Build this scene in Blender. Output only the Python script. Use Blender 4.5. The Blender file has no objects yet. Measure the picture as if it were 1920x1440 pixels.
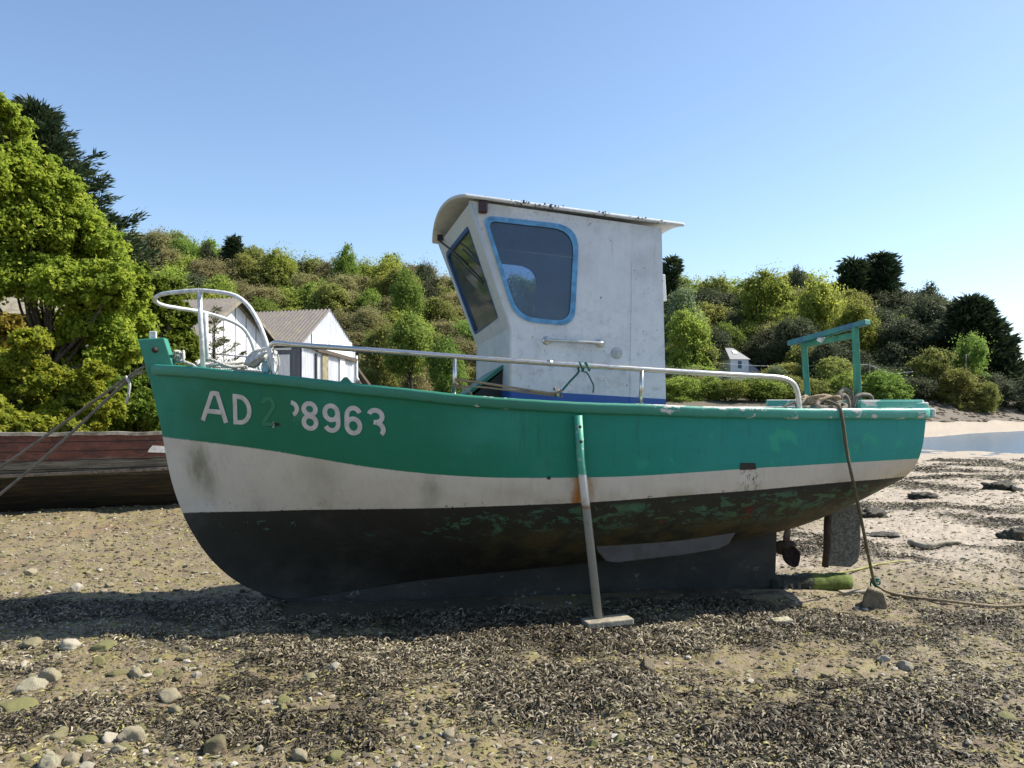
import bpy, bmesh, math, random
import numpy as np
from mathutils import Vector, Matrix
from mathutils.geometry import tessellate_polygon

R = math.radians
SC = bpy.context.scene
COL = SC.collection

# ------------------------------------------------------------------ camera
CAM_H = 1.67
cam = bpy.data.cameras.new('camera')
cam.sensor_width = 36.0
cam.lens = 28.125
cam.shift_y = 30 / 1920
cam.clip_start = 0.05
cam.clip_end = 4000
cam_o = bpy.data.objects.new('camera', cam)
cam_o.location = (0, 0, CAM_H)
cam_o.rotation_euler = (R(90), 0, 0)
COL.objects.link(cam_o)
SC.camera = cam_o

# ------------------------------------------------------------------ sky, sun
SUN_AZ = 13.0      # degrees from +X towards +Y
SUN_EL = 47.0
w = bpy.data.worlds.new('World')
SC.world = w
w.use_nodes = True
nt = w.node_tree
nt.nodes.clear()
sky = nt.nodes.new('ShaderNodeTexSky')
sky.sky_type = 'NISHITA'
sky.sun_disc = False
sky.sun_elevation = R(SUN_EL)
sky.sun_rotation = R(90 - SUN_AZ)
sky.altitude = 0
sky.air_density = 1.0
sky.dust_density = 0.7
sky.ozone_density = 2.8
bg = nt.nodes.new('ShaderNodeBackground')
bg.inputs['Strength'].default_value = 0.112
wo = nt.nodes.new('ShaderNodeOutputWorld')
nt.links.new(sky.outputs[0], bg.inputs[0])
nt.links.new(bg.outputs[0], wo.inputs[0])

sun = bpy.data.lights.new('sun', 'SUN')
sun.energy = 5.0
sun.angle = R(0.53)
sun.color = (1.0, 0.94, 0.84)
sun_o = bpy.data.objects.new('sun', sun)
sd = Vector((math.cos(R(SUN_EL)) * math.cos(R(SUN_AZ)), math.cos(R(SUN_EL)) * math.sin(R(SUN_AZ)), math.sin(R(SUN_EL))))
sun_o.rotation_euler = sd.to_track_quat('Z', 'Y').to_euler()
COL.objects.link(sun_o)

SC.view_settings.view_transform = 'Standard'
SC.view_settings.look = 'None'
SC.view_settings.exposure = 0.86
SC.view_settings.gamma = 1.0
SC.render.engine = 'CYCLES'
SC.cycles.max_bounces = 8
SC.cycles.transparent_max_bounces = 16
SC.cycles.use_denoising = True


# ================================================================== helpers
def P(px, py, Y):
    """photo pixel (1920 wide) at depth Y -> world point"""
    return Vector(((px - 960) / 1500 * Y, Y, CAM_H + (750 - py) / 1500 * Y))


BA = R(8.0)
BC, BS_ = math.cos(BA), math.sin(BA)
BOAT_Y = 6.85


def L(px, py, t):
    """photo pixel on the plane t metres athwart of the boat's centreline -> boat coordinates"""
    dx = (px - 960) / 1500
    Y = (t + BC * BOAT_Y) / (BC - BS_ * dx)
    X = dx * Y
    return (BC * X + BS_ * (Y - BOAT_Y), t, CAM_H + (750 - py) / 1500 * Y)


def W(p):
    s, t, z = p
    return Vector((BC * s - BS_ * t, BOAT_Y + BS_ * s + BC * t, z))


def _hash(ix, iy, seed):
    h = (ix.astype(np.int64) * 374761393 + iy.astype(np.int64) * 668265263 + seed * 974634757) & 0xffffffff
    h = ((h ^ (h >> 13)) * 1274126177) & 0xffffffff
    h = (h ^ (h >> 16)) & 0xffffffff
    return h.astype(np.float64) / 4294967295.0


def noise2(x, y, seed=0):
    x = np.asarray(x, float); y = np.asarray(y, float)
    ix = np.floor(x); iy = np.floor(y)
    fx = x - ix; fy = y - iy
    ux = fx * fx * fx * (fx * (fx * 6 - 15) + 10); uy = fy * fy * fy * (fy * (fy * 6 - 15) + 10)

    def g(ax, ay):
        a = _hash(ix + ax, iy + ay, seed) * 2 * np.pi
        return np.cos(a) * (fx - ax) + np.sin(a) * (fy - ay)
    n = (g(0, 0) * (1 - ux) + g(1, 0) * ux) * (1 - uy) + (g(0, 1) * (1 - ux) + g(1, 1) * ux) * uy
    return n * 1.5


def fbm(x, y, seed=0, oct=4, lac=2.1, gain=0.5):
    a = 1.0; s = 0; x = np.asarray(x, float); y = np.asarray(y, float)
    for k in range(oct):
        s = s + a * noise2(x, y, seed + 17 * k)
        x = x * lac + 3.1; y = y * lac + 7.7; a *= gain
    return s


def sstep(a, b, x):
    t = np.clip((np.asarray(x, float) - a) / (b - a), 0, 1)
    return t * t * (3 - 2 * t)


class MB:
    """collects shapes, then links them as ONE mesh object"""

    def __init__(self):
        self.v = []; self.f = []; self.sm = []

    def add(self, vs, fs, smooth=False):
        o = len(self.v)
        self.v += [tuple(p) for p in vs]
        self.f += [[i + o for i in f] for f in fs]
        self.sm += [smooth] * len(fs)

    def box(self, c, size, rot=None):
        vs = []
        for x in (-.5, .5):
            for y in (-.5, .5):
                for z in (-.5, .5):
                    p = Vector((x * size[0], y * size[1], z * size[2]))
                    if rot is not None:
                        p = rot @ p
                    vs.append(p + Vector(c))
        self.add(vs, [(0, 1, 3, 2), (4, 6, 7, 5), (0, 4, 5, 1), (2, 3, 7, 6), (0, 2, 6, 4), (1, 5, 7, 3)])

    def bar(self, a, b, w, h, up=(0, 0, 1)):
        a = Vector(a); b = Vector(b)
        d = (b - a).normalized()
        u = Vector(up)
        x = d.cross(u)
        if x.length < 1e-4:
            x = d.cross(Vector((1, 0, 0)))
        x.normalize(); y = x.cross(d)
        vs = []
        for p in (a, b):
            for i, j in ((-1, -1), (1, -1), (1, 1), (-1, 1)):
                vs.append(p + x * i * w / 2 + y * j * h / 2)
        self.add(vs, [(0, 1, 2, 3), (7, 6, 5, 4), (0, 4, 5, 1), (1, 5, 6, 2), (2, 6, 7, 3), (3, 7, 4, 0)])

    def tube(self, pts, r, n=8, closed=False, caps=True):
        pts = [Vector(p) for p in pts]
        m = len(pts)
        rs = r if isinstance(r, (list, tuple)) else [r] * m
        tang = []
        for i in range(m):
            if closed:
                d = pts[(i + 1) % m] - pts[i - 1]
            else:
                d = pts[min(i + 1, m - 1)] - pts[max(i - 1, 0)]
            tang.append(d.normalized() if d.length > 1e-9 else Vector((0, 0, 1)))
        ref = Vector((0, 0, 1)) if abs(tang[0].z) < 0.9 else Vector((1, 0, 0))
        x = (ref - tang[0] * ref.dot(tang[0])).normalized()
        vs = []
        for i in range(m):
            x = (x - tang[i] * x.dot(tang[i]))
            x.normalize()
            y = tang[i].cross(x)
            for k in range(n):
                a = 2 * math.pi * k / n
                vs.append(pts[i] + (x * math.cos(a) + y * math.sin(a)) * rs[i])
        fs = []
        for i in range(m if closed else m - 1):
            j = (i + 1) % m
            for k in range(n):
                k2 = (k + 1) % n
                fs.append((i * n + k, i * n + k2, j * n + k2, j * n + k))
        self.add(vs, fs, True)
        if caps and not closed:
            o = len(self.v) - len(vs)
            self.f.append([o + k for k in range(n)][::-1]); self.sm.append(False)
            self.f.append([o + (m - 1) * n + k for k in range(n)]); self.sm.append(False)

    def prism(self, poly, a, b):
        """poly: 2D points -> functions a(x,y), b(x,y) giving the two 3D faces"""
        n = len(poly)
        vs = [a(*p) for p in poly] + [b(*p) for p in poly]
        tris = tessellate_polygon([[Vector((p[0], p[1], 0)) for p in poly]])
        fs = [tuple(t) for t in tris] + [tuple(i + n for i in t[::-1]) for t in tris]
        for i in range(n):
            j = (i + 1) % n
            fs.append((i, i + n, j + n, j))
        self.add(vs, fs)

    def plate(self, outer, holes, a, b):
        """polygon with holes, as a slab between the surfaces a and b"""
        loops = [outer] + holes
        flat = [p for l in loops for p in l]
        n = len(flat)
        tris = tessellate_polygon([[Vector((p[0], p[1], 0)) for p in l] for l in loops])
        vs = [a(*p) for p in flat] + [b(*p) for p in flat]
        fs = [tuple(t) for t in tris] + [tuple(i + n for i in t[::-1]) for t in tris]
        o = 0
        for l in loops:
            m = len(l)
            for i in range(m):
                j = (i + 1) % m
                fs.append((o + i, o + i + n, o + j + n, o + j))
            o += m
        self.add(vs, fs)

    def lathe(self, prof, c=(0, 0, 0), axis=(0, 0, 1), n=16):
        ax = Vector(axis).normalized()
        q = ax.to_track_quat('Z', 'Y')
        vs = []; fs = []
        for (r, h) in prof:
            for k in range(n):
                a = 2 * math.pi * k / n
                vs.append(Vector(c) + q @ Vector((r * math.cos(a), r * math.sin(a), h)))
        for i in range(len(prof) - 1):
            for k in range(n):
                k2 = (k + 1) % n
                fs.append((i * n + k, i * n + k2, (i + 1) * n + k2, (i + 1) * n + k))
        fs.append(tuple(range(n))[::-1])
        fs.append(tuple((len(prof) - 1) * n + k for k in range(n)))
        self.add(vs, fs, True)

    def build(self, name, mat, parent=None, bevel=0.0, origin=None, fixn=True):
        me = bpy.data.meshes.new(name)
        v = self.v
        if origin is not None:
            ov = Vector(origin)
            v = [tuple(Vector(p) - ov) for p in v]
        me.from_pydata(v, [], self.f)
        me.polygons.foreach_set('use_smooth', self.sm)
        if fixn:
            bm = bmesh.new(); bm.from_mesh(me)
            bmesh.ops.recalc_face_normals(bm, faces=bm.faces)
            bm.to_mesh(me); bm.free()
        me.materials.append(mat)
        o = bpy.data.objects.new(name, me)
        COL.objects.link(o)
        if parent is not None:
            o.parent = parent
        if origin is not None:
            o.location = origin
        if bevel:
            b = o.modifiers.new('bevel', 'BEVEL')
            b.width = bevel; b.segments = 2; b.limit_method = 'ANGLE'; b.angle_limit = R(40)
        return o


def mesh_np(name, verts, faces, mat, smooth=False, attrs=None, fattrs=None):
    me = bpy.data.meshes.new(name)
    verts = np.asarray(verts, np.float32); faces = np.asarray(faces, np.int32)
    nv, nf, k = len(verts), len(faces), faces.shape[1]
    me.vertices.add(nv); me.vertices.foreach_set('co', verts.ravel())
    me.loops.add(nf * k); me.loops.foreach_set('vertex_index', faces.ravel())
    me.polygons.add(nf)
    me.polygons.foreach_set('loop_start', np.arange(0, nf * k, k, dtype=np.int32))
    me.polygons.foreach_set('use_smooth', np.full(nf, smooth))
    me.update(calc_edges=True)
    for n_, a in (attrs or {}).items():
        at = me.attributes.new(n_, 'FLOAT', 'POINT'); at.data.foreach_set('value', np.asarray(a, np.float32))
    for n_, a in (fattrs or {}).items():
        at = me.attributes.new(n_, 'FLOAT', 'FACE'); at.data.foreach_set('value', np.asarray(a, np.float32))
    if mat is not None:
        me.materials.append(mat)
    return me


def link(name, me, parent=None, loc=None):
    o = bpy.data.objects.new(name, me)
    COL.objects.link(o)
    if parent is not None:
        o.parent = parent
    if loc is not None:
        o.location = loc
    return o


def empty(name, loc=(0, 0, 0), rz=0):
    o = bpy.data.objects.new(name, None)
    o.location = loc; o.rotation_euler = (0, 0, rz)
    o.empty_display_size = 0.2
    COL.objects.link(o)
    return o


def tag(o, label, cat, group=None):
    o['label'] = label; o['category'] = cat
    if group:
        o['group'] = group
    return o


def kind(o, k):
    o['kind'] = k
    return o


def spline(pts, per=8, closed=False):
    """Catmull-Rom through the points"""
    pts = [Vector(p) for p in pts]
    n = len(pts); out = []
    rng = range(n if closed else n - 1)
    for i in rng:
        if closed:
            p0, p1, p2, p3 = pts[i - 1], pts[i], pts[(i + 1) % n], pts[(i + 2) % n]
        else:
            p1, p2 = pts[i], pts[i + 1]
            p0 = pts[i - 1] if i else p1 * 2 - p2
            p3 = pts[i + 2] if i + 2 < n else p2 * 2 - p1
        for k in range(per):
            t = k / per
            out.append(0.5 * ((2 * p1) + (p2 - p0) * t + (2 * p0 - 5 * p1 + 4 * p2 - p3) * t * t + (3 * p1 - p0 - 3 * p2 + p3) * t ** 3))
    if not closed:
        out.append(pts[-1])
    return out


def round_poly(c, radii, seg=6):
    """polygon with rounded corners, 2D"""
    out = []; n = len(c)
    for i in range(n):
        p = Vector(c[i]).to_2d(); a = Vector(c[i - 1]).to_2d(); b = Vector(c[(i + 1) % n]).to_2d()
        da = (a - p).normalized(); db = (b - p).normalized()
        r = radii[i] if isinstance(radii, (list, tuple)) else radii
        p1 = p + da * r; p2 = p + db * r
        for k in range(seg + 1):
            t = k / seg
            q = p1 * (1 - t) ** 2 + p * 2 * t * (1 - t) + p2 * t * t
            out.append((q.x, q.y))
    return out


# ================================================================== materials
class M:
    def __init__(self, name, rough=0.7):
        self.m = bpy.data.materials.new(name)
        self.m.use_nodes = True
        self.t = self.m.node_tree
        self.t.nodes.clear()
        self.out = self.t.nodes.new('ShaderNodeOutputMaterial')
        self.b = self.t.nodes.new('ShaderNodeBsdfPrincipled')
        self.b.inputs['Roughness'].default_value = rough
        self.t.links.new(self.b.outputs[0], self.out.inputs[0])

    def set(self, sock, v):
        if v is None:
            return
        if hasattr(v, 'is_output'):
            self.t.links.new(v, sock)
        else:
            if isinstance(v, tuple) and len(v) == 3 and sock.type == 'RGBA':
                v = (*v, 1)
            sock.default_value = v

    def n(self, typ, out=0, ins=None, **kw):
        nd = self.t.nodes.new(typ)
        for k, v in kw.items():
            setattr(nd, k, v)
        for k, v in (ins or {}).items():
            self.set(nd.inputs[k], v)
        return nd.outputs[out]

    def obj(self):
        return self.n('ShaderNodeTexCoord', 'Object')

    def pos(self):
        return self.n('ShaderNodeNewGeometry', 'Position')

    def sep(self, v):
        nd = self.t.nodes.new('ShaderNodeSeparateXYZ')
        self.t.links.new(v, nd.inputs[0])
        return nd.outputs

    def scale(self, v, s):
        return self.n('ShaderNodeVectorMath', 0, {0: v, 1: s}, operation='MULTIPLY')

    def noise(self, scale, v=None, detail=4, rough=0.55, dist=0.0, out='Fac'):
        return self.n('ShaderNodeTexNoise', out, {'Vector': v, 'Scale': scale, 'Detail': detail, 'Roughness': rough, 'Distortion': dist})

    def voro(self, scale, v=None, out='Distance', feature='F1', rand=1.0):
        return self.n('ShaderNodeTexVoronoi', out, {'Vector': v, 'Scale': scale, 'Randomness': rand}, feature=feature)

    def math(self, op, a, b=None, c=None, clamp=False):
        return self.n('ShaderNodeMath', 0, {0: a, 1: b, 2: c}, operation=op, use_clamp=clamp)

    def ss(self, v, a, b):
        """smooth step of v from a to b"""
        return self.n('ShaderNodeMapRange', 0, {'Value': v, 'From Min': a, 'From Max': b}, interpolation_type='SMOOTHSTEP')

    def lin(self, v, a, b, c=0.0, d=1.0):
        return self.n('ShaderNodeMapRange', 0, {'Value': v, 'From Min': a, 'From Max': b, 'To Min': c, 'To Max': d})

    def mix(self, f, a, b, mode='MIX'):
        nd = self.t.nodes.new('ShaderNodeMix')
        nd.data_type = 'RGBA'; nd.blend_type = mode
        self.set(nd.inputs[0], f); self.set(nd.inputs[6], a); self.set(nd.inputs[7], b)
        return nd.outputs[2]

    def ramp(self, f, stops, interp='LINEAR'):
        nd = self.t.nodes.new('ShaderNodeValToRGB')
        self.t.links.new(f, nd.inputs[0])
        cr = nd.color_ramp; cr.interpolation = interp
        while len(cr.elements) < len(stops):
            cr.elements.new(0.5)
        for e, (p, c) in zip(cr.elements, stops):
            e.position = p; e.color = (*c, 1)
        return nd.outputs[0]

    def attr(self, name):
        return self.n('ShaderNodeAttribute', 'Fac', attribute_name=name)

    def rnd(self):
        return self.n('ShaderNodeObjectInfo', 'Random')

    def bump(self, h, strength=0.5, dist=0.01):
        self.set(self.b.inputs['Normal'], self.n('ShaderNodeBump', 0, {'Height': h, 'Strength': strength, 'Distance': dist}))

    def col(self, c):
        self.set(self.b.inputs['Base Color'], c); return self

    def rough(self, r):
        self.set(self.b.inputs['Roughness'], r); return self


def simple(name, c, rough=0.6, var=0.25, scale=12, bump=0.0, metal=0.0, c2=None):
    m = M(name, rough)
    v = m.obj()
    n = m.noise(scale, v, 5)
    c2 = c2 or tuple(max(0, x * (1 - 2 * var)) for x in c)
    m.col(m.mix(m.ss(n, 0.3, 0.7), c2, c))
    m.b.inputs['Metallic'].default_value = metal
    if bump:
        m.bump(m.noise(scale * 3, v, 4), bump, 0.01)
    return m.m


MAT = {}


def spot(m, s, z, s0, z0, rs, rz, dn, hard=False):
    """soft mask round the point (s0, z0) of the boat's side, edge broken by the noise dn"""
    a = m.math('DIVIDE', m.math('SUBTRACT', s, s0), rs)
    b = m.math('DIVIDE', m.math('SUBTRACT', z, z0), rz)
    d = m.math('SQRT', m.math('ADD', m.math('MULTIPLY', a, a), m.math('MULTIPLY', b, b)))
    d = m.math('ADD', d, m.math('MULTIPLY', m.math('SUBTRACT', dn, 0.5), 1.6))
    return m.ss(d, 1.05, 0.6) if hard else m.math('POWER', m.ss(d, 1.45, -.1), 1.4)


def mk_hull():
    m = M('hull_paint', 0.5)
    v = m.obj(); s, t, z = m.sep(v)
    pv = m.attr('paint')
    fine = m.noise(26, v, 6, 0.65)
    mid = m.noise(5, v, 6, 0.6)
    big = m.noise(1.3, v, 4)
    streak = m.noise(6, m.scale(v, (5, 5, 0.5)), 5, 0.6)
    pvn = m.math('ADD', pv, m.math('MULTIPLY', m.math('SUBTRACT', m.noise(40, v, 4), 0.5), 0.025))
    # --- green topsides: deeper green at the bow, turning to paler teal at the stern
    g = m.ramp(m.lin(s, -3.0, 3.4), [(0, (.022, .22, .145)), (.08, (.013, .155, .078)), (.38, (.010, .165, .088)), (.50, (.011, .20, .126)), (.68, (.015, .235, .185)), (1, (.026, .28, .245))])
    g = m.mix(m.math('MULTIPLY', m.ss(mid, .48, .75), .35), g, (.02, .16, .12))
    g = m.mix(m.math('MULTIPLY', m.ss(streak, .52, .8), .35), g, (.015, .12, .095))
    g = m.mix(m.math('MULTIPLY', m.ss(big, .5, .75), .35), g, (.05, .29, .23))
    # repainted greener patches on the paler aft half
    pg = m.math('MULTIPLY', m.ss(m.noise(3.4, v, 5, .65, .4), .60, .64), m.ss(s, .6, 1.2))
    g = m.mix(m.math('MULTIPLY', pg, .75), g, (.03, .33, .20))
    dk = m.ss(m.noise(14, m.scale(v, (1, 1, .6)), 5, .7), .69, .73)
    g = m.mix(m.math('MULTIPLY', dk, .75), g, (.012, .06, .065))
    run = m.math('MULTIPLY', m.ss(m.noise(16, m.scale(v, (1.5, 1.5, .12)), 5, .7), .56, .72), m.ss(pv, 1.2, 2.0))
    g = m.mix(m.math('MULTIPLY', run, .4), g, (.02, .07, .05))
    scr = m.ss(m.noise(60, m.scale(v, (.12, 1, 1.6)), 3, .6), .70, .74)
    g = m.mix(m.math('MULTIPLY', scr, .18), g, (.16, .34, .28))
    lt = m.ss(m.noise(31, v, 4, .6), .725, .75)
    g = m.mix(m.math('MULTIPLY', lt, .35), g, (.25, .42, .38))
    # scraped area where two numerals came off
    sc = spot(m, s, z, -1.87, 1.60, .20, .17, fine)
    g = m.mix(m.math('MULTIPLY', sc, .45), g, (.022, .13, .06))
    sc2 = spot(m, s, z, -1.70, 1.555, .10, .09, fine)
    g = m.mix(m.math('MULTIPLY', m.math('MULTIPLY', sc2, m.ss(mid, .5, .62)), .6), g, (.10, .30, .18))
    sc3 = spot(m, s, z, -1.90, 1.485, .055, .022, fine, True)
    g = m.mix(sc3, g, (.012, .012, .012))
    sc4 = spot(m, s, z, -1.898, 1.483, .010, .022, fine, True)
    g = m.mix(sc4, g, (.55, .55, .52))
    # --- white band
    wcol = m.mix(m.math('MULTIPLY', m.ss(mid, .35, .8), .5), (.60, .525, .44), (.47, .41, .345))
    wcol = m.mix(m.math('MULTIPLY', m.ss(streak, .5, .85), .45), wcol, (.36, .33, .28))
    pale = m.ss(m.noise(2.2, v, 5, .6), .55, .72)
    wcol = m.mix(m.math('MULTIPLY', pale, .4), wcol, (.63, .59, .55))
    alg = m.math('MULTIPLY', m.ss(pv, .55, .02), m.ss(m.noise(3, v, 6, .65), .48, .7))
    wcol = m.mix(m.math('MULTIPLY', alg, .55), wcol, (.33, .28, .17))
    for (a, b, ra, rb, k, cc) in ((-2.53, 1.16, .12, .24, .85, (.17, .155, .09)), (-2.44, 1.02, .10, .20, .55, (.2, .18, .12)), (-1.55, 1.1, .22, .2, .5, (.3, .28, .16)),
                                  (-0.72, .99, .10, .20, .55, (.2, .19, .13)), (.41, 1.0, .10, .34, 1.0, (.34, .17, .05)), (.37, .97, .05, .30, 1.0, (.36, .13, .02)), (-.1, .98, .3, .1, .4, (.3, .24, .14))):
        wcol = m.mix(m.math('MULTIPLY', spot(m, s, z, a, b, ra, rb, m.noise(9, m.scale(v, (2.2, 2.2, .7)), 8, .75)), k), wcol, cc)
    # run-off under the discharge hole
    dr = m.math('MULTIPLY', spot(m, s, z, 1.735, 1.06, .10, .17, fine), m.ss(m.noise(30, m.scale(v, (1.4, 1.4, .5)), 5, .7), .5, .56))
    wcol = m.mix(dr, wcol, (.02, .02, .018))
    chip = m.math('MULTIPLY', m.ss(m.noise(22, v, 5, .7), .6, .66), m.ss(pv, .22, .0))
    wcol = m.mix(chip, wcol, (.05, .055, .045))
    # --- antifouling: black boot top, peeling green below, ochre weed, grey slime further down
    bl = m.mix(m.math('MULTIPLY', mid, .5), (.020, .020, .016), (.048, .044, .036))
    aft = m.ss(s, -1.6, .5)
    band = m.math('MULTIPLY', m.ss(pv, -.06, -.2), m.ss(pv, -1.25, -.6))
    pe = m.noise(11, m.scale(v, (.7, 1, 1.25)), 8, .72, .5)
    thr = m.math('ADD', m.lin(aft, 0, 1, .64, .525), m.math('MULTIPLY', m.math('SUBTRACT', m.noise(1.6, v, 2), .5), .16))
    peel = m.math('MULTIPLY', m.ss(m.math('SUBTRACT', pe, thr), -.008, .012), band)
    pcol = m.mix(m.ss(m.noise(4, v, 4), .4, .6), (.085, .20, .095), (.055, .15, .10))
    mos = m.math('MULTIPLY', m.math('MULTIPLY', m.ss(pv, -.15, -.4), m.ss(s, -.8, .6)), m.ss(m.noise(6, v, 6, .7), .35, .65))
    bl = m.mix(m.math('MULTIPLY', mos, .7), bl, (.046, .044, .024))
    bl = m.mix(m.math('MULTIPLY', peel, m.lin(m.noise(19, v, 5, .7), .3, .7, .3, .8)), bl, pcol)
    red = m.math('MULTIPLY', m.ss(m.noise(7, v, 5, .7), .63, .66), m.math('MULTIPLY', band, m.ss(s, -.4, .3)))
    bl = m.mix(m.math('MULTIPLY', red, .7), bl, (.11, .03, .022))
    rs = spot(m, s, z, 1.76, .80, .05, .10, fine, True)
    bl = m.mix(m.math('MULTIPLY', rs, m.ss(m.noise(24, v, 5, .7), .45, .55)), bl, (.10, .018, .014))
    och = m.math('MULTIPLY', m.math('MULTIPLY', m.ss(pv, -.6, -1.05), m.ss(m.noise(5, v, 6, .7), .42, .62)), m.ss(s, -.7, .3))
    bl = m.mix(m.math('MULTIPLY', och, .75), bl, m.mix(fine, (.05, .036, .014), (.13, .10, .035)))
    low = m.math('MULTIPLY', m.ss(z, .55, .25), m.ss(mid, .35, .65))
    bl = m.mix(m.math('MULTIPLY', low, .5), bl, (.05, .048, .042))
    fr = m.ss(m.noise(2.0, v, 5, .6), .5, .75)
    bl = m.mix(m.math('MULTIPLY', m.math('MULTIPLY', fr, m.ss(s, -.4, -1.5)), .7), bl, (.075, .066, .055))
    bar = m.math('MULTIPLY', m.ss(m.noise(38, v, 4, .7), .68, .72), m.ss(z, .62, .1))
    bl = m.mix(m.math('MULTIPLY', bar, .6), bl, (.30, .29, .26))
    # --- join
    c = m.mix(m.ss(pvn, -.01, .012), bl, wcol)
    c = m.mix(m.ss(pvn, .99, 1.012), c, g)
    m.col(c)
    m.rough(m.lin(fine, .2, .8, .42, .75)); m.b.inputs['Specular IOR Level'].default_value = .28
    pk = m.math('ABSOLUTE', m.math('SUBTRACT', m.math('FRACT', m.math('ADD', m.math('MULTIPLY', pv, 3.2), m.math('MULTIPLY', m.noise(.8, v, 2), .25))), .5))
    m.bump(m.math('ADD', m.math('ADD', m.math('MULTIPLY', m.ss(pk, .012, .0), -.35), m.math('MULTIPLY', m.noise(3, m.scale(v, (.3, .3, 2)), 3), .9)), m.math('ADD', m.math('MULTIPLY', fine, .18), m.math('MULTIPLY', peel, .5))), .35, .01)
    return m.m


def mk_trim():
    """worn green paint over white primer and bare wood"""
    m = M('worn_green_trim', 0.5)
    v = m.obj(); s, t, z = m.sep(v)
    n = m.noise(9, m.scale(v, (.55, 1, 1)), 6, .7)
    g = m.ramp(m.lin(s, -3, 3.4), [(0, (.032, .22, .145)), (.45, (.022, .165, .10)), (.75, (.042, .27, .20)), (1, (.09, .36, .30))])
    g = m.mix(m.math('MULTIPLY', m.ss(m.noise(20, v, 5), .5, .8), .5), g, (.02, .13, .10))
    aft = m.lin(m.ss(s, -.3, 1.4), 0, 1, .69, .565)
    nz = m.sep(m.n('ShaderNodeNewGeometry', 'Normal'))[2]
    wm = m.ss(m.math('ADD', m.math('SUBTRACT', n, aft), m.math('MULTIPLY', m.ss(nz, .55, .95), .10)), 0, .01)
    c = m.mix(wm, g, (.55, .53, .49))
    n2 = m.noise(7, m.scale(v, (.5, 1, 1.5)), 5, .7)
    c = m.mix(m.ss(n2, .66, .69), c, (.09, .05, .03))
    m.col(c)
    m.bump(m.math('ADD', n, m.math('MULTIPLY', wm, -.5)), .5, .006)
    return m.m


def mk_white_gel():
    m = M('dirty_white_gelcoat', 0.45)
    v = m.obj(); s, t, z = m.sep(v)
    n = m.noise(4, v, 6, .65); f = m.noise(32, v, 5, .7)
    st = m.noise(9, m.scale(v, (3, 3, .3)), 5, .65)
    c = m.mix(m.ss(n, .35, .75), (.70, .71, .73), (.56, .57, .59))
    c = m.mix(m.math('MULTIPLY', m.ss(st, .5, .8), .4), c, (.45, .45, .42))
    gr = m.math('MULTIPLY', m.ss(m.noise(15, v, 7, .75), .49, .70), m.ss(z, 2.9, 1.8))
    c = m.mix(m.math('MULTIPLY', gr, .55), c, (.30, .31, .30))
    c = m.mix(m.ss(m.noise(46, v, 3, .6), .685, .71), c, (.14, .15, .15))
    wrn = m.math('MULTIPLY', m.ss(m.noise(10, m.scale(v, (2, 2, .15)), 5, .7), .58, .72), m.ss(z, 1.7, 2.5))
    c = m.mix(m.math('MULTIPLY', wrn, .35), c, (.40, .36, .28))
    top = m.math('MULTIPLY', m.ss(z, 2.95, 3.2), m.ss(f, .5, .7))
    c = m.mix(m.math('MULTIPLY', top, .5), c, (.30, .27, .21))
    c = m.mix(m.math('MULTIPLY', m.ss(s, -.06, -.14), .45), c, (.46, .44, .37))
    c = m.mix(m.ss(m.math('ADD', z, m.math('MULTIPLY', s, .058)), 1.747, 1.742), c, (.03, .10, .34))
    m.col(c)
    m.rough(m.lin(n, .3, .7, .3, .6))
    m.bump(m.math('ADD', m.math('MULTIPLY', n, .6), m.math('MULTIPLY', f, .2)), .2, .01)
    return m.m


def mk_glass(name, tint=(.50, .60, .74), dirt=(.20, .29, .43), k=.17):
    m = M(name)
    m.t.nodes.remove(m.b)
    v = m.obj()
    tr = m.n('ShaderNodeBsdfTransparent', 0, {'Color': tint})
    gl = m.n('ShaderNodeBsdfGlossy', 0, {'Color': (.9, .95, 1), 'Roughness': .06})
    df = m.n('ShaderNodeBsdfDiffuse', 0, {'Color': dirt})
    fr = m.n('ShaderNodeFresnel', 0, {'IOR': 1.5})
    a = m.n('ShaderNodeMixShader', 0, {0: m.math('MULTIPLY', m.math('ADD', m.noise(7, v, 5), .35), k), 1: tr, 2: df})
    b = m.n('ShaderNodeMixShader', 0, {0: fr, 1: a, 2: gl})
    m.t.links.new(b, m.out.inputs[0])
    return m.m


def mk_leaf(name, stops, trans=.35, rough=.55, var=.22):
    """stops: colours from the dullest leaf to the freshest"""
    m = M(name, rough)
    ti = m.attr('tint')
    c = m.ramp(ti, [(i / (len(stops) - 1), x) for i, x in enumerate(stops)])
    hs = m.n('ShaderNodeHueSaturation', 0, {'Color': c, 'Value': m.lin(m.rnd(), 0, 1, 1 - var, 1 + var), 'Hue': m.lin(m.math('FRACT', m.math('MULTIPLY', m.rnd(), 7.3)), 0, 1, .485, .515)})
    m.col(hs)
    m.b.inputs['Specular IOR Level'].default_value = .12
    tl = m.n('ShaderNodeBsdfTranslucent', 0, {'Color': m.mix(.35, hs, (.5, .55, .05), 'MULTIPLY') if False else hs})
    mx = m.n('ShaderNodeMixShader', 0, {0: trans, 1: m.b.outputs[0], 2: tl})
    m.t.links.new(mx, m.out.inputs[0])
    return m.m


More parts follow.
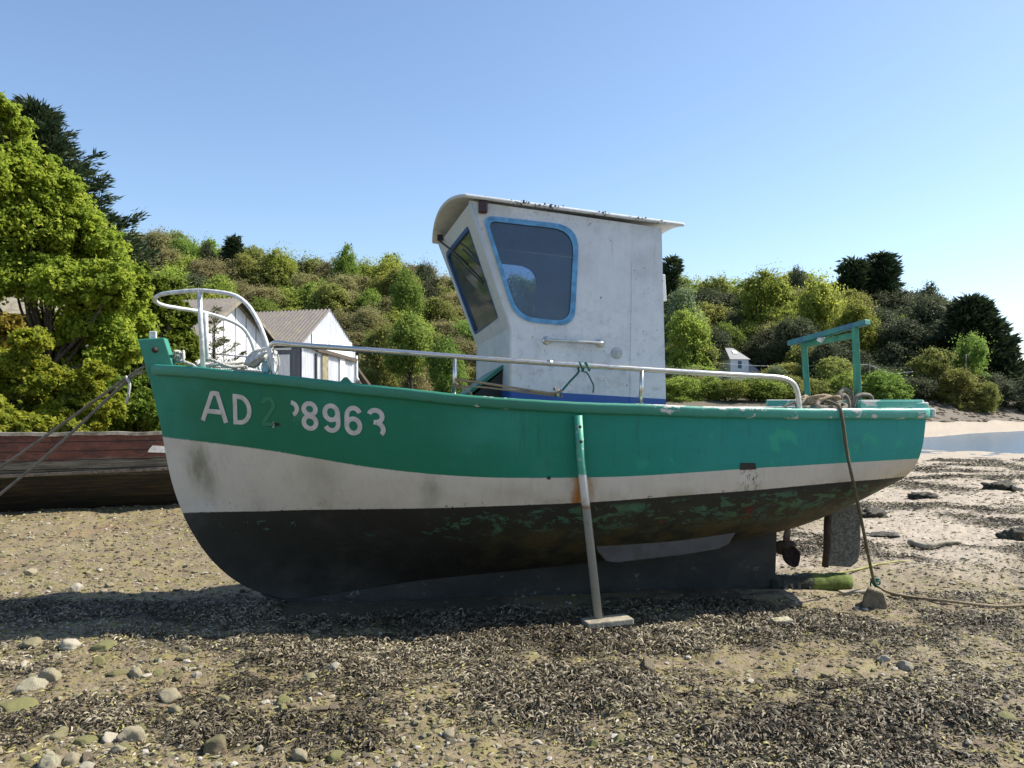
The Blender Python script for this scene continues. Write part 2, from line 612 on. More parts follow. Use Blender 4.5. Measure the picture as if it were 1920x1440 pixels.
def mk_ground():
    m = M('shore', 0.85)
    p = m.pos(); x, y, z = m.sep(p)
    weed = m.attr('weed'); veg = m.attr('veg'); sand = m.attr('sand')
    a = m.noise(.9, p, 6, .6); b = m.noise(6, p, 6, .65); c_ = m.noise(45, p, 5, .7)
    mud = m.mix(m.ss(a, .35, .65), (.27, .21, .135), (.33, .275, .17))
    mud = m.mix(m.math('MULTIPLY', m.ss(b, .45, .62), .8), mud, (.32, .29, .095))
    mud = m.mix(m.math('MULTIPLY', m.ss(c_, .52, .68), .7), mud, (.13, .10, .065))
    mud = m.mix(m.math('MULTIPLY', m.ss(c_, .46, .32), .5), mud, (.44, .38, .26))
    red = m.ss(m.noise(.8, p, 3), .58, .7)
    mud = m.mix(m.math('MULTIPLY', red, .45), mud, (.33, .20, .12))
    sa = m.mix(m.ss(b, .35, .65), (.62, .545, .445), (.48, .42, .335))
    sa = m.mix(m.math('MULTIPLY', m.ss(c_, .55, .72), .5), sa, (.20, .17, .13))
    c = m.mix(sand, mud, sa)
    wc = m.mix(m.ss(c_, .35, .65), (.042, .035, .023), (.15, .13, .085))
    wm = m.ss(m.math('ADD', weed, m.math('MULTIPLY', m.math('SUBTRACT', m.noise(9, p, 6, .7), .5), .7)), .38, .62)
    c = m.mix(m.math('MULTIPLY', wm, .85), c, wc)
    # stony dark belt below the wood and its undergrowth
    vg = m.mix(m.ss(m.noise(.5, p, 6, .7), .4, .6), (.06, .07, .02), (.14, .12, .06))
    c = m.mix(veg, c, vg)
    m.col(m.mix(1.0, c, (.60, .57, .53), 'MULTIPLY'))
    m.rough(m.lin(c_, .3, .7, .6, .95))
    h = m.math('ADD', m.math('MULTIPLY', b, .8), m.math('ADD', m.math('MULTIPLY', c_, .45), m.math('MULTIPLY', m.noise(140, p, 3, .6), .12)))
    m.bump(h, .9, .03)
    return m.m


def mk_rock(name, c1, c2, moss=0.0):
    m = M(name, .85)
    v = m.obj(); g = m.n('ShaderNodeNewGeometry', 'Normal')
    nz = m.sep(g)[2]
    n = m.noise(22, v, 6, .65); f = m.noise(90, v, 4, .6)
    rr = m.rnd()
    c = m.mix(m.ss(n, .35, .65), c1, c2)
    c = m.mix(m.math('MULTIPLY', m.ss(f, .5, .7), .5), c, tuple(x * .45 for x in c1))
    mk = m.math('MULTIPLY', m.ss(m.math('ADD', n, m.math('MULTIPLY', rr, .35)), .62 - moss, .78 - moss), m.ss(nz, -.2, .5))
    c = m.mix(m.math('MULTIPLY', mk, .8), c, (.165, .165, .058))
    m.col(m.mix(1.0, c, (1, .98, .93), 'MULTIPLY'))
    m.bump(m.math('ADD', n, m.math('MULTIPLY', f, .4)), .7, .02)
    return m.m


def mk_corr(name, c1, c2, rust=(.3, .2, .1), rustk=.3, scale=1.0):
    m = M(name, .6)
    v = m.obj()
    st = m.noise(3, m.scale(v, (4, 4, .25)), 5, .6)
    n = m.noise(2, v, 6, .65)
    c = m.mix(m.ss(st, .35, .65), c1, c2)
    c = m.mix(m.math('MULTIPLY', m.ss(n, .5, .72), rustk), c, rust)
    c = m.mix(m.math('MULTIPLY', m.ss(m.noise(14, v, 4), .6, .7), .25), c, tuple(x * .4 for x in c1))
    m.col(c)
    return m.m


def mk_steel():
    m = M('stainless', .28)
    v = m.obj()
    n = m.noise(30, m.scale(v, (.3, 1, 1)), 5, .7)
    m.col(m.mix(m.ss(n, .5, .75), (.62, .60, .56), (.36, .30, .24)))
    m.rough(m.lin(n, .3, .7, .2, .45))
    m.b.inputs['Metallic'].default_value = .95
    return m.m


def mk_rope(name, c1, c2):
    m = M(name, .9)
    v = m.pos()
    tw = m.n('ShaderNodeTexWave', 'Fac', {'Vector': v, 'Scale': 34, 'Distortion': 1.5, 'Detail': 1}, bands_direction='DIAGONAL')
    c = m.mix(tw, c1, c2)
    c = m.mix(m.math('MULTIPLY', m.ss(m.noise(12, v, 4), .45, .7), .5), c, tuple(x * .5 for x in c2))
    m.col(c)
    m.bump(tw, .8, .004)
    return m.m


def mk_wreck():
    m = M('old_planking', .8)
    v = m.obj(); x, y, z = m.sep(v)
    ln = m.noise(5, m.scale(v, (.35, 1, 6)), 6, .7)
    n = m.noise(6, m.scale(v, (.5, 1, 1.6)), 6, .7)
    pl = m.math('FRACT', m.math('ADD', m.math('MULTIPLY', z, 7.5), m.math('MULTIPLY', n, .12)))
    seam = m.math('GREATER_THAN', m.math('ABSOLUTE', m.math('SUBTRACT', pl, .5)), .455)
    redp = m.mix(m.ss(n, .4, .65), (.19, .065, .042), (.09, .036, .026))
    grey = m.mix(m.ss(ln, .35, .65), (.07, .06, .045), (.21, .19, .15))
    redk = m.ss(m.math('ADD', m.math('MULTIPLY', z, 3.0), m.math('MULTIPLY', n, .9)), 2.75, 2.95)
    c = m.mix(redk, grey, redp)
    peel = m.ss(m.noise(9, m.scale(v, (.5, 1, 1.4)), 6, .75), .60, .66)
    c = m.mix(m.math('MULTIPLY', peel, redk), c, (.20, .14, .10))
    blk = m.ss(m.noise(3, m.scale(v, (.8, 1, .5)), 7, .75), .55, .66)
    c = m.mix(m.math('MULTIPLY', blk, .75), c, (.02, .015, .012))
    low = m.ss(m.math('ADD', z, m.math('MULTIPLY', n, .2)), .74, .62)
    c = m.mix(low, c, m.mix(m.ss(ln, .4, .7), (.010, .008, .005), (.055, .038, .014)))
    c = m.mix(seam, c, (.02, .016, .012))
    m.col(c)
    m.bump(m.math('ADD', ln, m.math('MULTIPLY', seam, -1.2)), .8, .02)
    return m.m


def mk_water():
    m = M('water', .12)
    p = m.pos()
    w1 = m.noise(1.6, m.scale(p, (1, 1.6, 1)), 4, .6); w2 = m.noise(7, p, 3, .6)
    m.col((.11, .175, .24))
    m.b.inputs['IOR'].default_value = 1.33
    m.bump(m.math('ADD', w1, m.math('MULTIPLY', w2, .3)), .8, .09)
    return m.m


MAT['hull'] = mk_hull()
MAT['trim'] = mk_trim()
MAT['white'] = mk_white_gel()
MAT['glass'] = mk_glass('window_glass')
MAT['glass_front'] = mk_glass('front_window_glass', (.70, .76, .78), (.38, .44, .44), .22)
MAT['blue_frame'] = simple('light_blue_paint', (.13, .38, .66), .5, .2, 14, .3)
MAT['blue_dark'] = simple('dark_blue_paint', (.02, .10, .27), .5, .2, 14)
MAT['black'] = simple('black_rubber', (.012, .012, .013), .5, .2)
MAT['lamp_red'] = simple('dark_red_plastic', (.05, .008, .008), .3, .2)
MAT['inside'] = simple('cabin_lining', (.12, .17, .24), .7, .2, 5)
MAT['steel'] = mk_steel()
MAT['white_tube'] = simple('white_painted_tube', (.74, .74, .73), .4, .2, 25)
MAT['green_post'] = simple('green_painted_wood', (.045, .27, .17), .55, .22, 9, .4)
MAT['blue_green'] = simple('blue_green_beam', (.035, .23, .16), .55, .25, 5, .4, c2=(.02, .09, .20))
MAT['keel'] = None


def mk_keel():
    m = M('slimy_keel', .7)
    v = m.obj(); s, t, z = m.sep(v)
    n = m.noise(5, m.scale(v, (.6, 1, 1)), 6, .65)
    c = m.mix(m.ss(n, .35, .65), (.015, .0145, .012), (.032, .029, .024))
    b = m.math('MULTIPLY', m.ss(m.noise(11, m.scale(v, (.7, 1, 1)), 7, .75), .60, .66), m.ss(z, .30, .10))
    c = m.mix(m.math('MULTIPLY', b, .8), c, (.20, .20, .17))
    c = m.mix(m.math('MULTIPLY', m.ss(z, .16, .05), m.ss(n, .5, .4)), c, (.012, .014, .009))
    m.col(c); m.bump(n, .5, .01)
    return m.m


def mk_moss():
    m = M('mossy_timber', .9)
    v = m.obj(); s, t, z = m.sep(v)
    n = m.noise(16, v, 6, .7)
    dark = m.mix(m.ss(n, .4, .7), (.014, .018, .009), (.06, .065, .045))
    moss = m.mix(m.ss(n, .3, .65), (.05, .07, .012), (.115, .15, .02))
    c = m.mix(m.ss(m.math('ADD', s, m.math('MULTIPLY', n, .12)), 2.74, 2.80), dark, moss)
    m.col(c); m.bump(n, .9, .012)
    return m.m


MAT['keel'] = mk_keel()
MAT['moss'] = mk_moss()
MAT['slab'] = simple('grey_steel_fin', (.085, .082, .082), .55, .2, 7, .4, c2=(.055, .052, .045))
MAT['rudder'] = simple('barnacled_plate', (.20, .195, .16), .9, .4, 55, 1.0, c2=(.07, .07, .05))
MAT['rust'] = simple('rusty_metal', (.07, .042, .028), .85, .3, 20, .6)
MAT['leg'] = None
MAT['letter'] = simple('faded_white_letter', (.62, .56, .52), .6, .12, 16)
MAT['ghost'] = simple('letter_ghost', (.026, .20, .10), .6, .3, 40, c2=(.020, .165, .085))
MAT['rope_grey'] = mk_rope('grey_rope', (.30, .26, .20), (.15, .125, .095))
MAT['rope_tan'] = mk_rope('tan_rope', (.42, .33, .21), (.24, .17, .10))
MAT['rope_white'] = mk_rope('white_rope', (.62, .60, .56), (.38, .36, .32))
MAT['rope_green'] = mk_rope('teal_rope', (.04, .22, .19), (.02, .10, .09))
MAT['rope_dark'] = mk_rope('weedy_rope', (.16, .145, .085), (.07, .06, .035))
MAT['cloth'] = simple('white_plastic_sheet', (.66, .66, .63), .6, .25, 14, .5)
MAT['cloth_blue'] = simple('pale_blue_plastic', (.30, .55, .60), .4, .2)
MAT['wood'] = simple('weathered_board', (.34, .30, .22), .85, .25, 14, .6)
MAT['wood_dark'] = simple('dark_wet_wood', (.12, .095, .07), .85, .3, 18, .8)
MAT['bark'] = simple('bark', (.10, .08, .06), .95, .3, 8, .8)
MAT['bark_grey'] = simple('grey_bark', (.17, .15, .12), .95, .3, 8, .8)
MAT['wreck'] = mk_wreck()
MAT['ground'] = mk_ground()
MAT['water'] = mk_water()
MAT['rock_a'] = mk_rock('rock_buff', (.31, .265, .175), (.40, .355, .255))
MAT['rock_b'] = mk_rock('rock_grey', (.40, .36, .28), (.52, .48, .40), -.1)
MAT['rock_c'] = mk_rock('rock_green', (.24, .23, .10), (.30, .28, .15), .22)
MAT['rock_d'] = mk_rock('rock_dark', (.13, .105, .075), (.22, .17, .12), -.05)

# ================================================================== terrain
WATER_Z = -1.0
SKY_PX = np.array([-400, 0, 260, 320, 380, 440, 500, 560, 620, 700, 760, 800, 840, 950, 1100, 1250, 1300, 1350, 1400, 1450, 1500, 1540, 1600, 1680, 1720, 1760, 1800, 1850, 1880, 1905, 1960, 2300], float)
SKY_Y = np.array([430, 425, 435, 440, 452, 465, 465, 482, 485, 487, 487, 495, 505, 512, 508, 505, 513, 520, 510, 505, 515, 518, 520, 525, 540, 560, 580, 600, 640, 685, 715, 730], float)


def hill_amp(r):
    px = 960 + 1500 * r
    z = CAM_H + (750 - np.interp(px, SKY_PX, SKY_Y)) / 1500 * 135
    return np.maximum(z - 12.5, 0.2)


def g_base(x, y):
    x = np.asarray(x, float); y = np.asarray(y, float)
    yy = np.maximum(y, 0.5)
    r = x / yy
    k = sstep(-0.12, 0.30, r) * sstep(6, 14, y)
    sh = np.clip((r - .52) * 95, -10, 40)
    yw = y - sh + 1.6 * noise2(x * .09, y * .03, 81) + .6 * noise2(x * .4, y * .1, 82)
    yn = y + 1.8 * noise2(x * .12, y * .05, 83) + .7 * noise2(x * .5, y * .2, 84)
    left = 1.1 * sstep(13, 24, y) + 0.9 * sstep(26, 60, y)
    right = -1.0 * sstep(8, 41, yn) - 0.5 * sstep(41, 50, yn) + 0.6 * sstep(53, 60, yw) + 0.55 * sstep(60, 72, yw) + 2.0 * sstep(72, 84, y - .55 * sh) + 0.9 * sstep(84, 92, y)
    g = left * (1 - k) + right * k
    g = g + hill_amp(r) * sstep(82, 135, y)
    return g


def g_near(x, y):
    x = np.asarray(x, float); y = np.asarray(y, float)
    near = 1 - sstep(18, 40, y)
    d = 0.045 * fbm(x * .55, y * .55, 5, 3) + near * (0.022 * fbm(x * 2.3, y * 2.3, 9, 3) + 0.010 * fbm(x * 9, y * 9, 12, 3))
    d = d - .085 * np.exp(-(((x - 2.85) / .55) ** 2 + ((y - 7.2) / .35) ** 2))
    # the boat has settled: flatter beside the keel
    d = d * (1 - .75 * np.exp(-((y - 6.9 - .14 * x) / .5) ** 2) * sstep(-3.0, -2.0, x) * (1 - sstep(2.6, 3.6, x)))
    return d


def G(x, y):
    return float(g_base(x, y) + g_near(x, y))


def ground_at(px, py):
    """where the ray through a photo pixel meets the shore"""
    dx = (px - 960) / 1500; dz = (750 - py) / 1500
    lo, hi = 1.5, 70.0
    Y = 1.5
    while Y < hi:
        if CAM_H + dz * Y <= float(g_base(dx * Y, Y)):
            break
        Y += 0.05
    return Vector((dx * Y, Y, G(dx * Y, Y)))


def weed_mask(x, y):
    x = np.asarray(x, float); y = np.asarray(y, float)
    yy = np.maximum(y, .6)
    px = 960 + 1500 * x / yy
    big = fbm(x * .9, y * 1.3, 31, 4); sm = fbm(x * 3.5, y * 4.0, 37, 3)
    d = .30 + .55 * big + .28 * sm
    ell = lambda cx, cy, rx, ry, a: a * np.exp(-(((x - cx) / rx) ** 2 + ((y - cy) / ry) ** 2))
    d = d + ell(-.2, 5.2, 1.7, .55, .55) + ell(.1, 4.55, 1.2, .35, .35) + ell(1.4, 3.9, 1.1, .55, .42) + ell(1.9, 4.62, .55, .16, .5)
    d = d + ell(2.6, 5.9, 1.6, .6, .22) + ell(-1.2, 4.0, .6, .35, .25) + ell(-3.0, 5.6, 1.2, .25, .25) + ell(.6, 5.55, 1.5, .25, .3)
    d = d - ell(.75, 4.95, .32, .22, .55) - ell(-2.2, 4.9, .9, .3, .2) - ell(1.5, 5.0, .5, .25, .35) - ell(.95, 4.55, .25, .12, .3) - ell(2.7, 4.6, .7, .3, .25)
    d = d + ell(-.4, 6.25, 2.5, .50, .75) + ell(-3.2, 6.2, 1.2, .35, .5) - ell(.80, 5.93, .22, .13, .7)  # weed thickened under the boat, also to deepen its shadow by colour
    # behind the boat on the left: finely mottled mud
    lb = (1 - sstep(-2.2, -1.0, x)) * sstep(6.2, 7.2, y)
    d = d * (1 - .55 * lb)
    # right-hand flats: bands of weed on pale sand
    rb = sstep(.25, .36, x / yy) * sstep(7.0, 8.5, y)
    band = .33 + .95 * fbm(x * .30, y * .34 + .05 * x, 51, 4) + .3 * fbm(x * 1.3, y * 1.3, 57, 3)
    d = d * (1 - rb) + band * rb
    d = d * (1 - sstep(34, 40, y)) + (.9 * sstep(71.0, 73.5, y - .6 * np.clip((x / yy - .52) * 95, -10, 40) + 1.5 * fbm(x * .2, y * .2, 61, 3)) * (1 - sstep(86, 90, y)))
    return np.clip(d, 0, 1)


def sand_mask(x, y):
    yy = np.maximum(y, .6)
    return np.clip(sstep(.22, .42, x / yy + .12 * fbm(x * .5, y * .5, 71, 3)) * sstep(6.6, 9.0, y + .8 * fbm(x * .6, y * .6, 73, 3)) + sstep(36, 42, y) * sstep(0, .2, x / yy), 0, 1)


def build_ground():
    ys = np.concatenate([np.linspace(-6, 2.0, 26)[:-1], 2.0 * (60 / 2.0) ** np.linspace(0, 1, 560), 60 * (3000 / 60) ** np.linspace(0, 1, 150)[1:]])
    rs = np.concatenate([np.linspace(-3.2, -.80, 90)[:-1], np.linspace(-.80, .80, 760), np.linspace(.80, 3.2, 90)[1:]])
    rr, yy = np.meshgrid(rs, ys)
    off = 7.0 * (1 - sstep(-6, 4, yy)) + .5
    xx = rr * (np.maximum(yy, 0) + off)
    # keep the hill profile tied to bearing, flatten very far away
    zz = g_base(xx, yy) + g_near(xx, yy)
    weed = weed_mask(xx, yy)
    zz = zz + .018 * sstep(.35, .7, weed) * (1 - sstep(14, 30, yy))
    zz = np.where(yy > 300, np.minimum(zz, 10), zz)
    bank = (1 - sstep(-.30, -.12, xx / np.maximum(yy, .6))) * sstep(14, 18, yy)
    veg = np.clip(bank + sstep(80.5, 86, yy - .4 * np.clip((xx / np.maximum(yy, .6) - .52) * 95, 0, 40) + 2 * fbm(xx * .1, yy * .1, 3, 3)) + (1 - sstep(-.05, .2, xx / np.maximum(yy, .6))) * sstep(26, 32, yy), 0, 1)
    v = np.stack([xx, yy, zz], -1).reshape(-1, 3)
    nr, nc = xx.shape
    i = np.arange(nr - 1)[:, None] * nc + np.arange(nc - 1)[None, :]
    f = np.stack([i, i + 1, i + nc + 1, i + nc], -1).reshape(-1, 4)
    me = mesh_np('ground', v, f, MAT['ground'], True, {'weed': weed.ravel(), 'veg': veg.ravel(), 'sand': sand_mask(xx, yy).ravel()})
    kind(link('ground', me), 'structure')


build_ground()
mb = MB()
mb.add([(0, 36, WATER_Z), (260, 36, WATER_Z), (260, 130, WATER_Z), (0, 130, WATER_Z)], [(0, 1, 2, 3)])
kind(mb.build('water', MAT['water'], fixn=False), 'structure')
# ------------------------------------------------------------------ hull form
HS = np.array([-2.956, -2.707, -2.361, -1.938, -1.537, -1.145, -.562, .026, .836, 1.691, 2.609, 3.33])
HZ = np.array([1.932, 1.92, 1.893, 1.846, 1.803, 1.760, 1.697, 1.650, 1.618, 1.592, 1.581, 1.583])
HB_S = np.array([-2.956, -2.707, -2.361, -2.0, -1.5, -1.0, -.5, 0, .5, 1.0, 1.5, 2.0, 2.5, 3.0, 3.34])
HB = np.array([.04, .213, .415, .575, .73, .84, .91, .95, .965, .965, .95, .925, .89, .84, .795])
ST_Z = np.array([.006, .095, .211, .368, .545, .755, 1.067, 1.43, 1.713, 1.93])
ST_S = np.array([-1.778, -2.076, -2.287, -2.454, -2.578, -2.682, -2.78, -2.846, -2.907, -2.956])
KG_S = np.array([-1.778, -1.2, -.5, .5, 1.5, 2.38, 2.75, 3.24])
KG_Z = np.array([.006, .08, .17, .26, .37, .52, .65, .90])


def smooth_interp(x, xs, ys):
    """monotone cubic through the table"""
    xs = np.asarray(xs, float); ys = np.asarray(ys, float)
    h = np.diff(xs); d = np.diff(ys) / h
    m = np.zeros(len(xs)); m[0] = d[0]; m[-1] = d[-1]
    for i in range(1, len(xs) - 1):
        m[i] = 0 if d[i - 1] * d[i] <= 0 else (2 * (d[i - 1] * d[i]) / (d[i - 1] + d[i]))
    x = np.clip(np.asarray(x, float), xs[0], xs[-1])
    i = np.clip(np.searchsorted(xs, x, side='right') - 1, 0, len(h) - 1)
    t = (x - xs[i]) / h[i]
    return (ys[i] * (1 + 2 * t) * (1 - t) ** 2 + m[i] * h[i] * t * (1 - t) ** 2 + ys[i + 1] * t * t * (3 - 2 * t) + m[i + 1] * h[i] * t * t * (t - 1))


def hull_pt(u, q):
    """u: 0 stem .. 1 transom, q: 0 garboard .. 1 sheer -> s, half breadth, z"""
    u = np.asarray(u, float); q = np.asarray(q, float)
    z0 = .006 + 1.926 * q
    s0 = smooth_interp(z0, ST_Z, ST_S)
    s1 = 3.24 + .06 * q
    s = s0 + (s1 - s0) * u
    sg = -1.778 + (3.24 + 1.778) * u
    zg = smooth_interp(sg, KG_S, KG_Z)
    z = zg + (smooth_interp(s, HS, HZ) - zg) * q
    z = z * (1 - (1 - sstep(0, .03, u))) + z0 * (1 - sstep(0, .03, u))
    bsh = smooth_interp(-2.956 + 6.286 * u, HB_S, HB)
    p = np.interp(u, [0, .15, .3, .45, .65, 1], [1.15, 1.6, 2.3, 3.2, 3.8, 3.8])
    r = np.interp(u, [0, .15, .3, .45, .65, 1], [1.05, .9, .74, .62, .58, .50])
    shape = (1 - (1 - q) ** p) ** r
    # slight tumble of the topsides towards the stern
    tum = 1 - .03 * sstep(.55, 1, u) * sstep(.45, .75, q) * (1 - sstep(.75, 1.0, q)) * 0
    b = .03 + (bsh - .03) * shape * tum
    return s, b, z


def hull_b(s, z):
    u = (s + 2.9) / 6.2; q = .6
    for _ in range(40):
        z0 = .006 + 1.926 * q
        s0 = float(smooth_interp(z0, ST_Z, ST_S)); s1 = 3.24 + .06 * q
        u = min(max((s - s0) / (s1 - s0), 0), 1)
        zg = float(smooth_interp(-1.778 + 5.018 * u, KG_S, KG_Z)); zs = float(smooth_interp(s, HS, HZ))
        q = min(max(.5 * q + .5 * (z - zg) / (zs - zg), 0), 1)
    return float(hull_pt(u, q)[1])


def on_hull(px, py):
    """photo pixel -> point of the port side, boat coordinates"""
    t = -.85
    for _ in range(40):
        s, _t, z = L(px, py, t)
        t = .5 * t - .5 * hull_b(s, z)
    return (s, t, z)

# ================================================================== the fishing boat
GREEN_S = [-2.95, -2.802, -2.393, -1.959, -1.547, -1.147, -0.558, -0.166, 0.231, 0.636, 1.261, 1.696, 2.148, 2.62, 3.259, 3.4]
GREEN_Z = [1.39, 1.371, 1.333, 1.287, 1.224, 1.164, 1.108, 1.092, 1.09, 1.093, 1.118, 1.14, 1.157, 1.174, 1.189, 1.19]
BLACK_S = [-2.9, -2.663, -2.205, -1.564, -0.75, -0.158, 0.444, 1.062, 1.713, 2.167, 2.65, 3.328]
BLACK_Z = [0.75, 0.76, 0.783, 0.819, 0.851, 0.878, 0.898, 0.934, 0.967, 0.994, 1.02, 1.035]

boat = empty('fishing_boat', (0, BOAT_Y, 0), BA)
tag(boat, 'green and white wooden fishing boat with white wheelhouse, dried out on the shore', 'boat')


def paint_value(s, z):
    zg = smooth_interp(s, GREEN_S, GREEN_Z); zb = smooth_interp(s, BLACK_S, BLACK_Z)
    return np.where(z < zb, (z - zb) / .28, (z - zb) / (zg - zb))


def build_hull():
    nu, nq = 190, 90
    us = np.linspace(0, 1, nu); us = us ** 1.25
    qs = np.linspace(0, 1, nq) ** 1.25
    U, Q = np.meshgrid(us, qs, indexing='ij')
    s, b, z = hull_pt(U, Q)
    # faint fairness errors of planked wood
    b = b + .0025 * noise2(s * 1.1, z * 7, 3) + .002 * noise2(s * 4, z * 4, 8)
    V = []; F = []; A = []
    for side in (-1, 1):
        o = len(V)
        V += list(np.stack([s, side * b, z], -1).reshape(-1, 3)); A += list(paint_value(s, z).ravel())
        i = (np.arange(nu - 1)[:, None] * nq + np.arange(nq - 1)[None, :]) + o
        q4 = np.stack([i, i + nq, i + nq + 1, i + 1], -1).reshape(-1, 4)
        F += [tuple(x) for x in (q4 if side == -1 else q4[:, ::-1])]
    n1 = nu * nq
    for j in range(nq - 1):       # stem face
        F.append((j, j + 1, n1 + j + 1, n1 + j))
    for k in range(nu - 1):       # garboard closing strip
        F.append((k * nq, n1 + k * nq, n1 + (k + 1) * nq, (k + 1) * nq))
    me = mesh_np('hull', V, F, MAT['hull'], True, {'paint': A})
    o = link('hull', me, boat)
    # transom
    V = []; F = []; A = []
    so, bo, zo = hull_pt(np.full(nq, 1.0), qs)
    nc = 14
    for j in range(nq):
        for c in range(nc + 1):
            f = -1 + 2 * c / nc
            V.append((so[j] + .03 * (1 - f * f), f * bo[j], zo[j])); A.append(float(paint_value(so[j], zo[j])))
    for j in range(nq - 1):
        for c in range(nc):
            a = j * (nc + 1) + c
            F.append((a, a + 1, a + nc + 2, a + nc + 1))
    me = mesh_np('transom', V, F, MAT['hull'], True, {'paint': A})
    link('transom', me, boat)
    return o


hull = build_hull()


def sheer_pt(u, out=0.0, up=0.0, side=-1):
    s, b, z = hull_pt(u, 1.0)
    return Vector((float(s), side * (float(b) + out), float(z) + up))


def sweep(path, prof, outs):
    """sweep a closed (out, up) profile along the path"""
    vs = []; fs = []; n = len(prof)
    for p, o in zip(path, outs):
        for a, b in prof:
            vs.append(Vector(p) + Vector(o) * a + Vector((0, 0, b)))
    for i in range(len(path) - 1):
        for k in range(n):
            k2 = (k + 1) % n
            fs.append((i * n + k, (i + 1) * n + k, (i + 1) * n + k2, i * n + k2))
    fs.append(tuple(range(n))); fs.append(tuple((len(path) - 1) * n + k for k in range(n))[::-1])
    return vs, fs


def rim_path(u0, u1, n, out, up, side):
    pts = [sheer_pt(u0 + (u1 - u0) * i / (n - 1), 0, up, side) for i in range(n)]
    outs = []
    for i in range(n):
        d = pts[min(i + 1, n - 1)] - pts[max(i - 1, 0)]
        o = Vector((d.y, -d.x, 0)).normalized()
        if o.y * side < 0:
            o = -o
        outs.append(o)
    return [p + o * out for p, o in zip(pts, outs)], outs


PROF = [(-.075, .0), (-.07, .018), (.016, .022), (.030, .014), (.034, .002), (.032, -.046), (.022, -.060), (.002, -.064), (-.01, -.06)]
for side in (-1, 1):
    pts, outs = rim_path(.012, 1.0, 120, .004, 0, side)
    for i, p in enumerate(pts):     # small knocks along the edge
        j = .0008 * math.sin(i * 1.7) + .0016 * math.sin(i * .37)
        pts[i] = p + Vector((0, 0, j))
    mb = MB(); vs, fs = sweep(pts, PROF, outs); mb.add(vs, fs, True)
    mb.build('gunwale', MAT['trim'], boat, bevel=0)
    # raised rail round the stern quarter
    pts, outs = rim_path(.905, .998, 14, -.055, .025, side)
    mb = MB(); vs, fs = sweep(pts, [(-.02, 0), (-.02, .062), (.02, .066), (.024, .05), (.02, 0)], outs); mb.add(vs, fs)
    mb.build('stern_rail', MAT['trim'], boat)
mb = MB()
a = sheer_pt(1.0, .03, -.02); b = sheer_pt(1.0, .03, -.02, 1)
mb.bar(a + Vector((.03, 0, 0)), b + Vector((.03, 0, 0)), .07, .075)
mb.bar(sheer_pt(1.0, -.05, .06) + Vector((-.005, 0, 0)), sheer_pt(1.0, -.05, .06, 1) + Vector((-.005, 0, 0)), .05, .055)
mb.build('transom_capping', MAT['trim'], boat, bevel=.012)
mb = MB()
mb.bar(L(1706, 762, -.74), L(1737, 761, -.74), .07, .062)
mb.build('corner_block', MAT['trim'], boat, bevel=.01)

# deck
mb = MB(); vs = []; us = np.linspace(.03, .995, 40)
for u in us:
    s, b, z = hull_pt(u, .86)
    vs += [(float(s), -float(b) + .01, float(z) - .03), (float(s), float(b) - .01, float(z) - .03)]
mb.add(vs, [(2 * i, 2 * i + 1, 2 * i + 3, 2 * i + 2) for i in range(len(us) - 1)])
mb.build('deck', simple('deck_paint', (.16, .22, .21), .8, .3, 6), boat)

# stem head
pf = [L(px, py, 0) for px, py in ((262, 637), (311, 634), (326, 680), (333, 706), (283, 712), (277, 690))]
mb = MB(); poly = [(p[0], p[2]) for p in pf]
mb.prism(poly, lambda x, y: (x, -.055, y), lambda x, y: (x, .055, y))
stem = mb.build('stem_head', MAT['trim'], boat, bevel=.008)
mb = MB(); q = L(291, 656, -.055)
mb.lathe([(.001, .03), (.014, .028), (.017, .016), (.017, .008), (.026, .008), (.026, 0)][::-1], q, (0, -1, 0), 8)
mb.build('bolt', MAT['rust'], stem)
mb = MB(); q = L(287, 631, 0)
mb.box((q[0], -.0, q[2]), (.055, .03, .085)); mb.build('fairlead', MAT['white_tube'], stem, bevel=.006)

# keel, heel, rudder, screw
mb = MB()
prof = [(-2.076, .095), (-1.93, .04), (-1.778, 0.0), (-1.2, -.02), (0, -.03), (1.5, -.03), (2.36, .0), (2.378, .56)]
top = [(float(s), float(smooth_interp(s, KG_S, KG_Z)) + .03) for s in (2.2, 1.5, .5, -.5, -1.2, -1.7, -2.0)]
mb.prism(prof + top, lambda x, y: (x, -.055, y), lambda x, y: (x, .055, y))
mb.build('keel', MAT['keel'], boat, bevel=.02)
mb = MB()
pts = []
rng = random.Random(4)
for i in range(14):
    s = 2.32 + (3.10 - 2.32) * i / 13
    pts.append((s, .0, .015 + .004 * math.sin(i * 1.3)))
mb.tube(pts, [.088 + rng.uniform(-.006, .006) for _ in range(13)] + [.07], 14)
mb.build('heel_timber', MAT['moss'], boat)
# weed hanging from the heel
mb = MB()
for i in range(70):
    s = rng.uniform(2.38, 2.98); a = rng.uniform(-2.6, -.2) if rng.random() < .6 else rng.uniform(-3.1, 0)
    p = Vector((s, .09 * math.cos(a) * (1 if rng.random() < .2 else -abs(1)), .015 + .09 * abs(math.sin(a)) * rng.choice((1, .4))))
    if 2.72 < s < 2.86 or rng.random() < .45:
        l = rng.uniform(.04, .13)
        d = Vector((rng.uniform(-.5, .5), rng.uniform(-.6, -.1), -1)).normalized()
        w_ = rng.uniform(.006, .014)
        mb.add([p + Vector((-w_, 0, 0)), p + Vector((w_, 0, 0)), p + d * l * .6 + Vector((w_ * .9, 0, 0)), p + d * l, p + d * l * .6 + Vector((-w_ * .9, 0, 0))], [(0, 1, 2, 3, 4)])
kind(mb.build('hanging_weed', MAT['black'], boat, fixn=False), 'stuff')

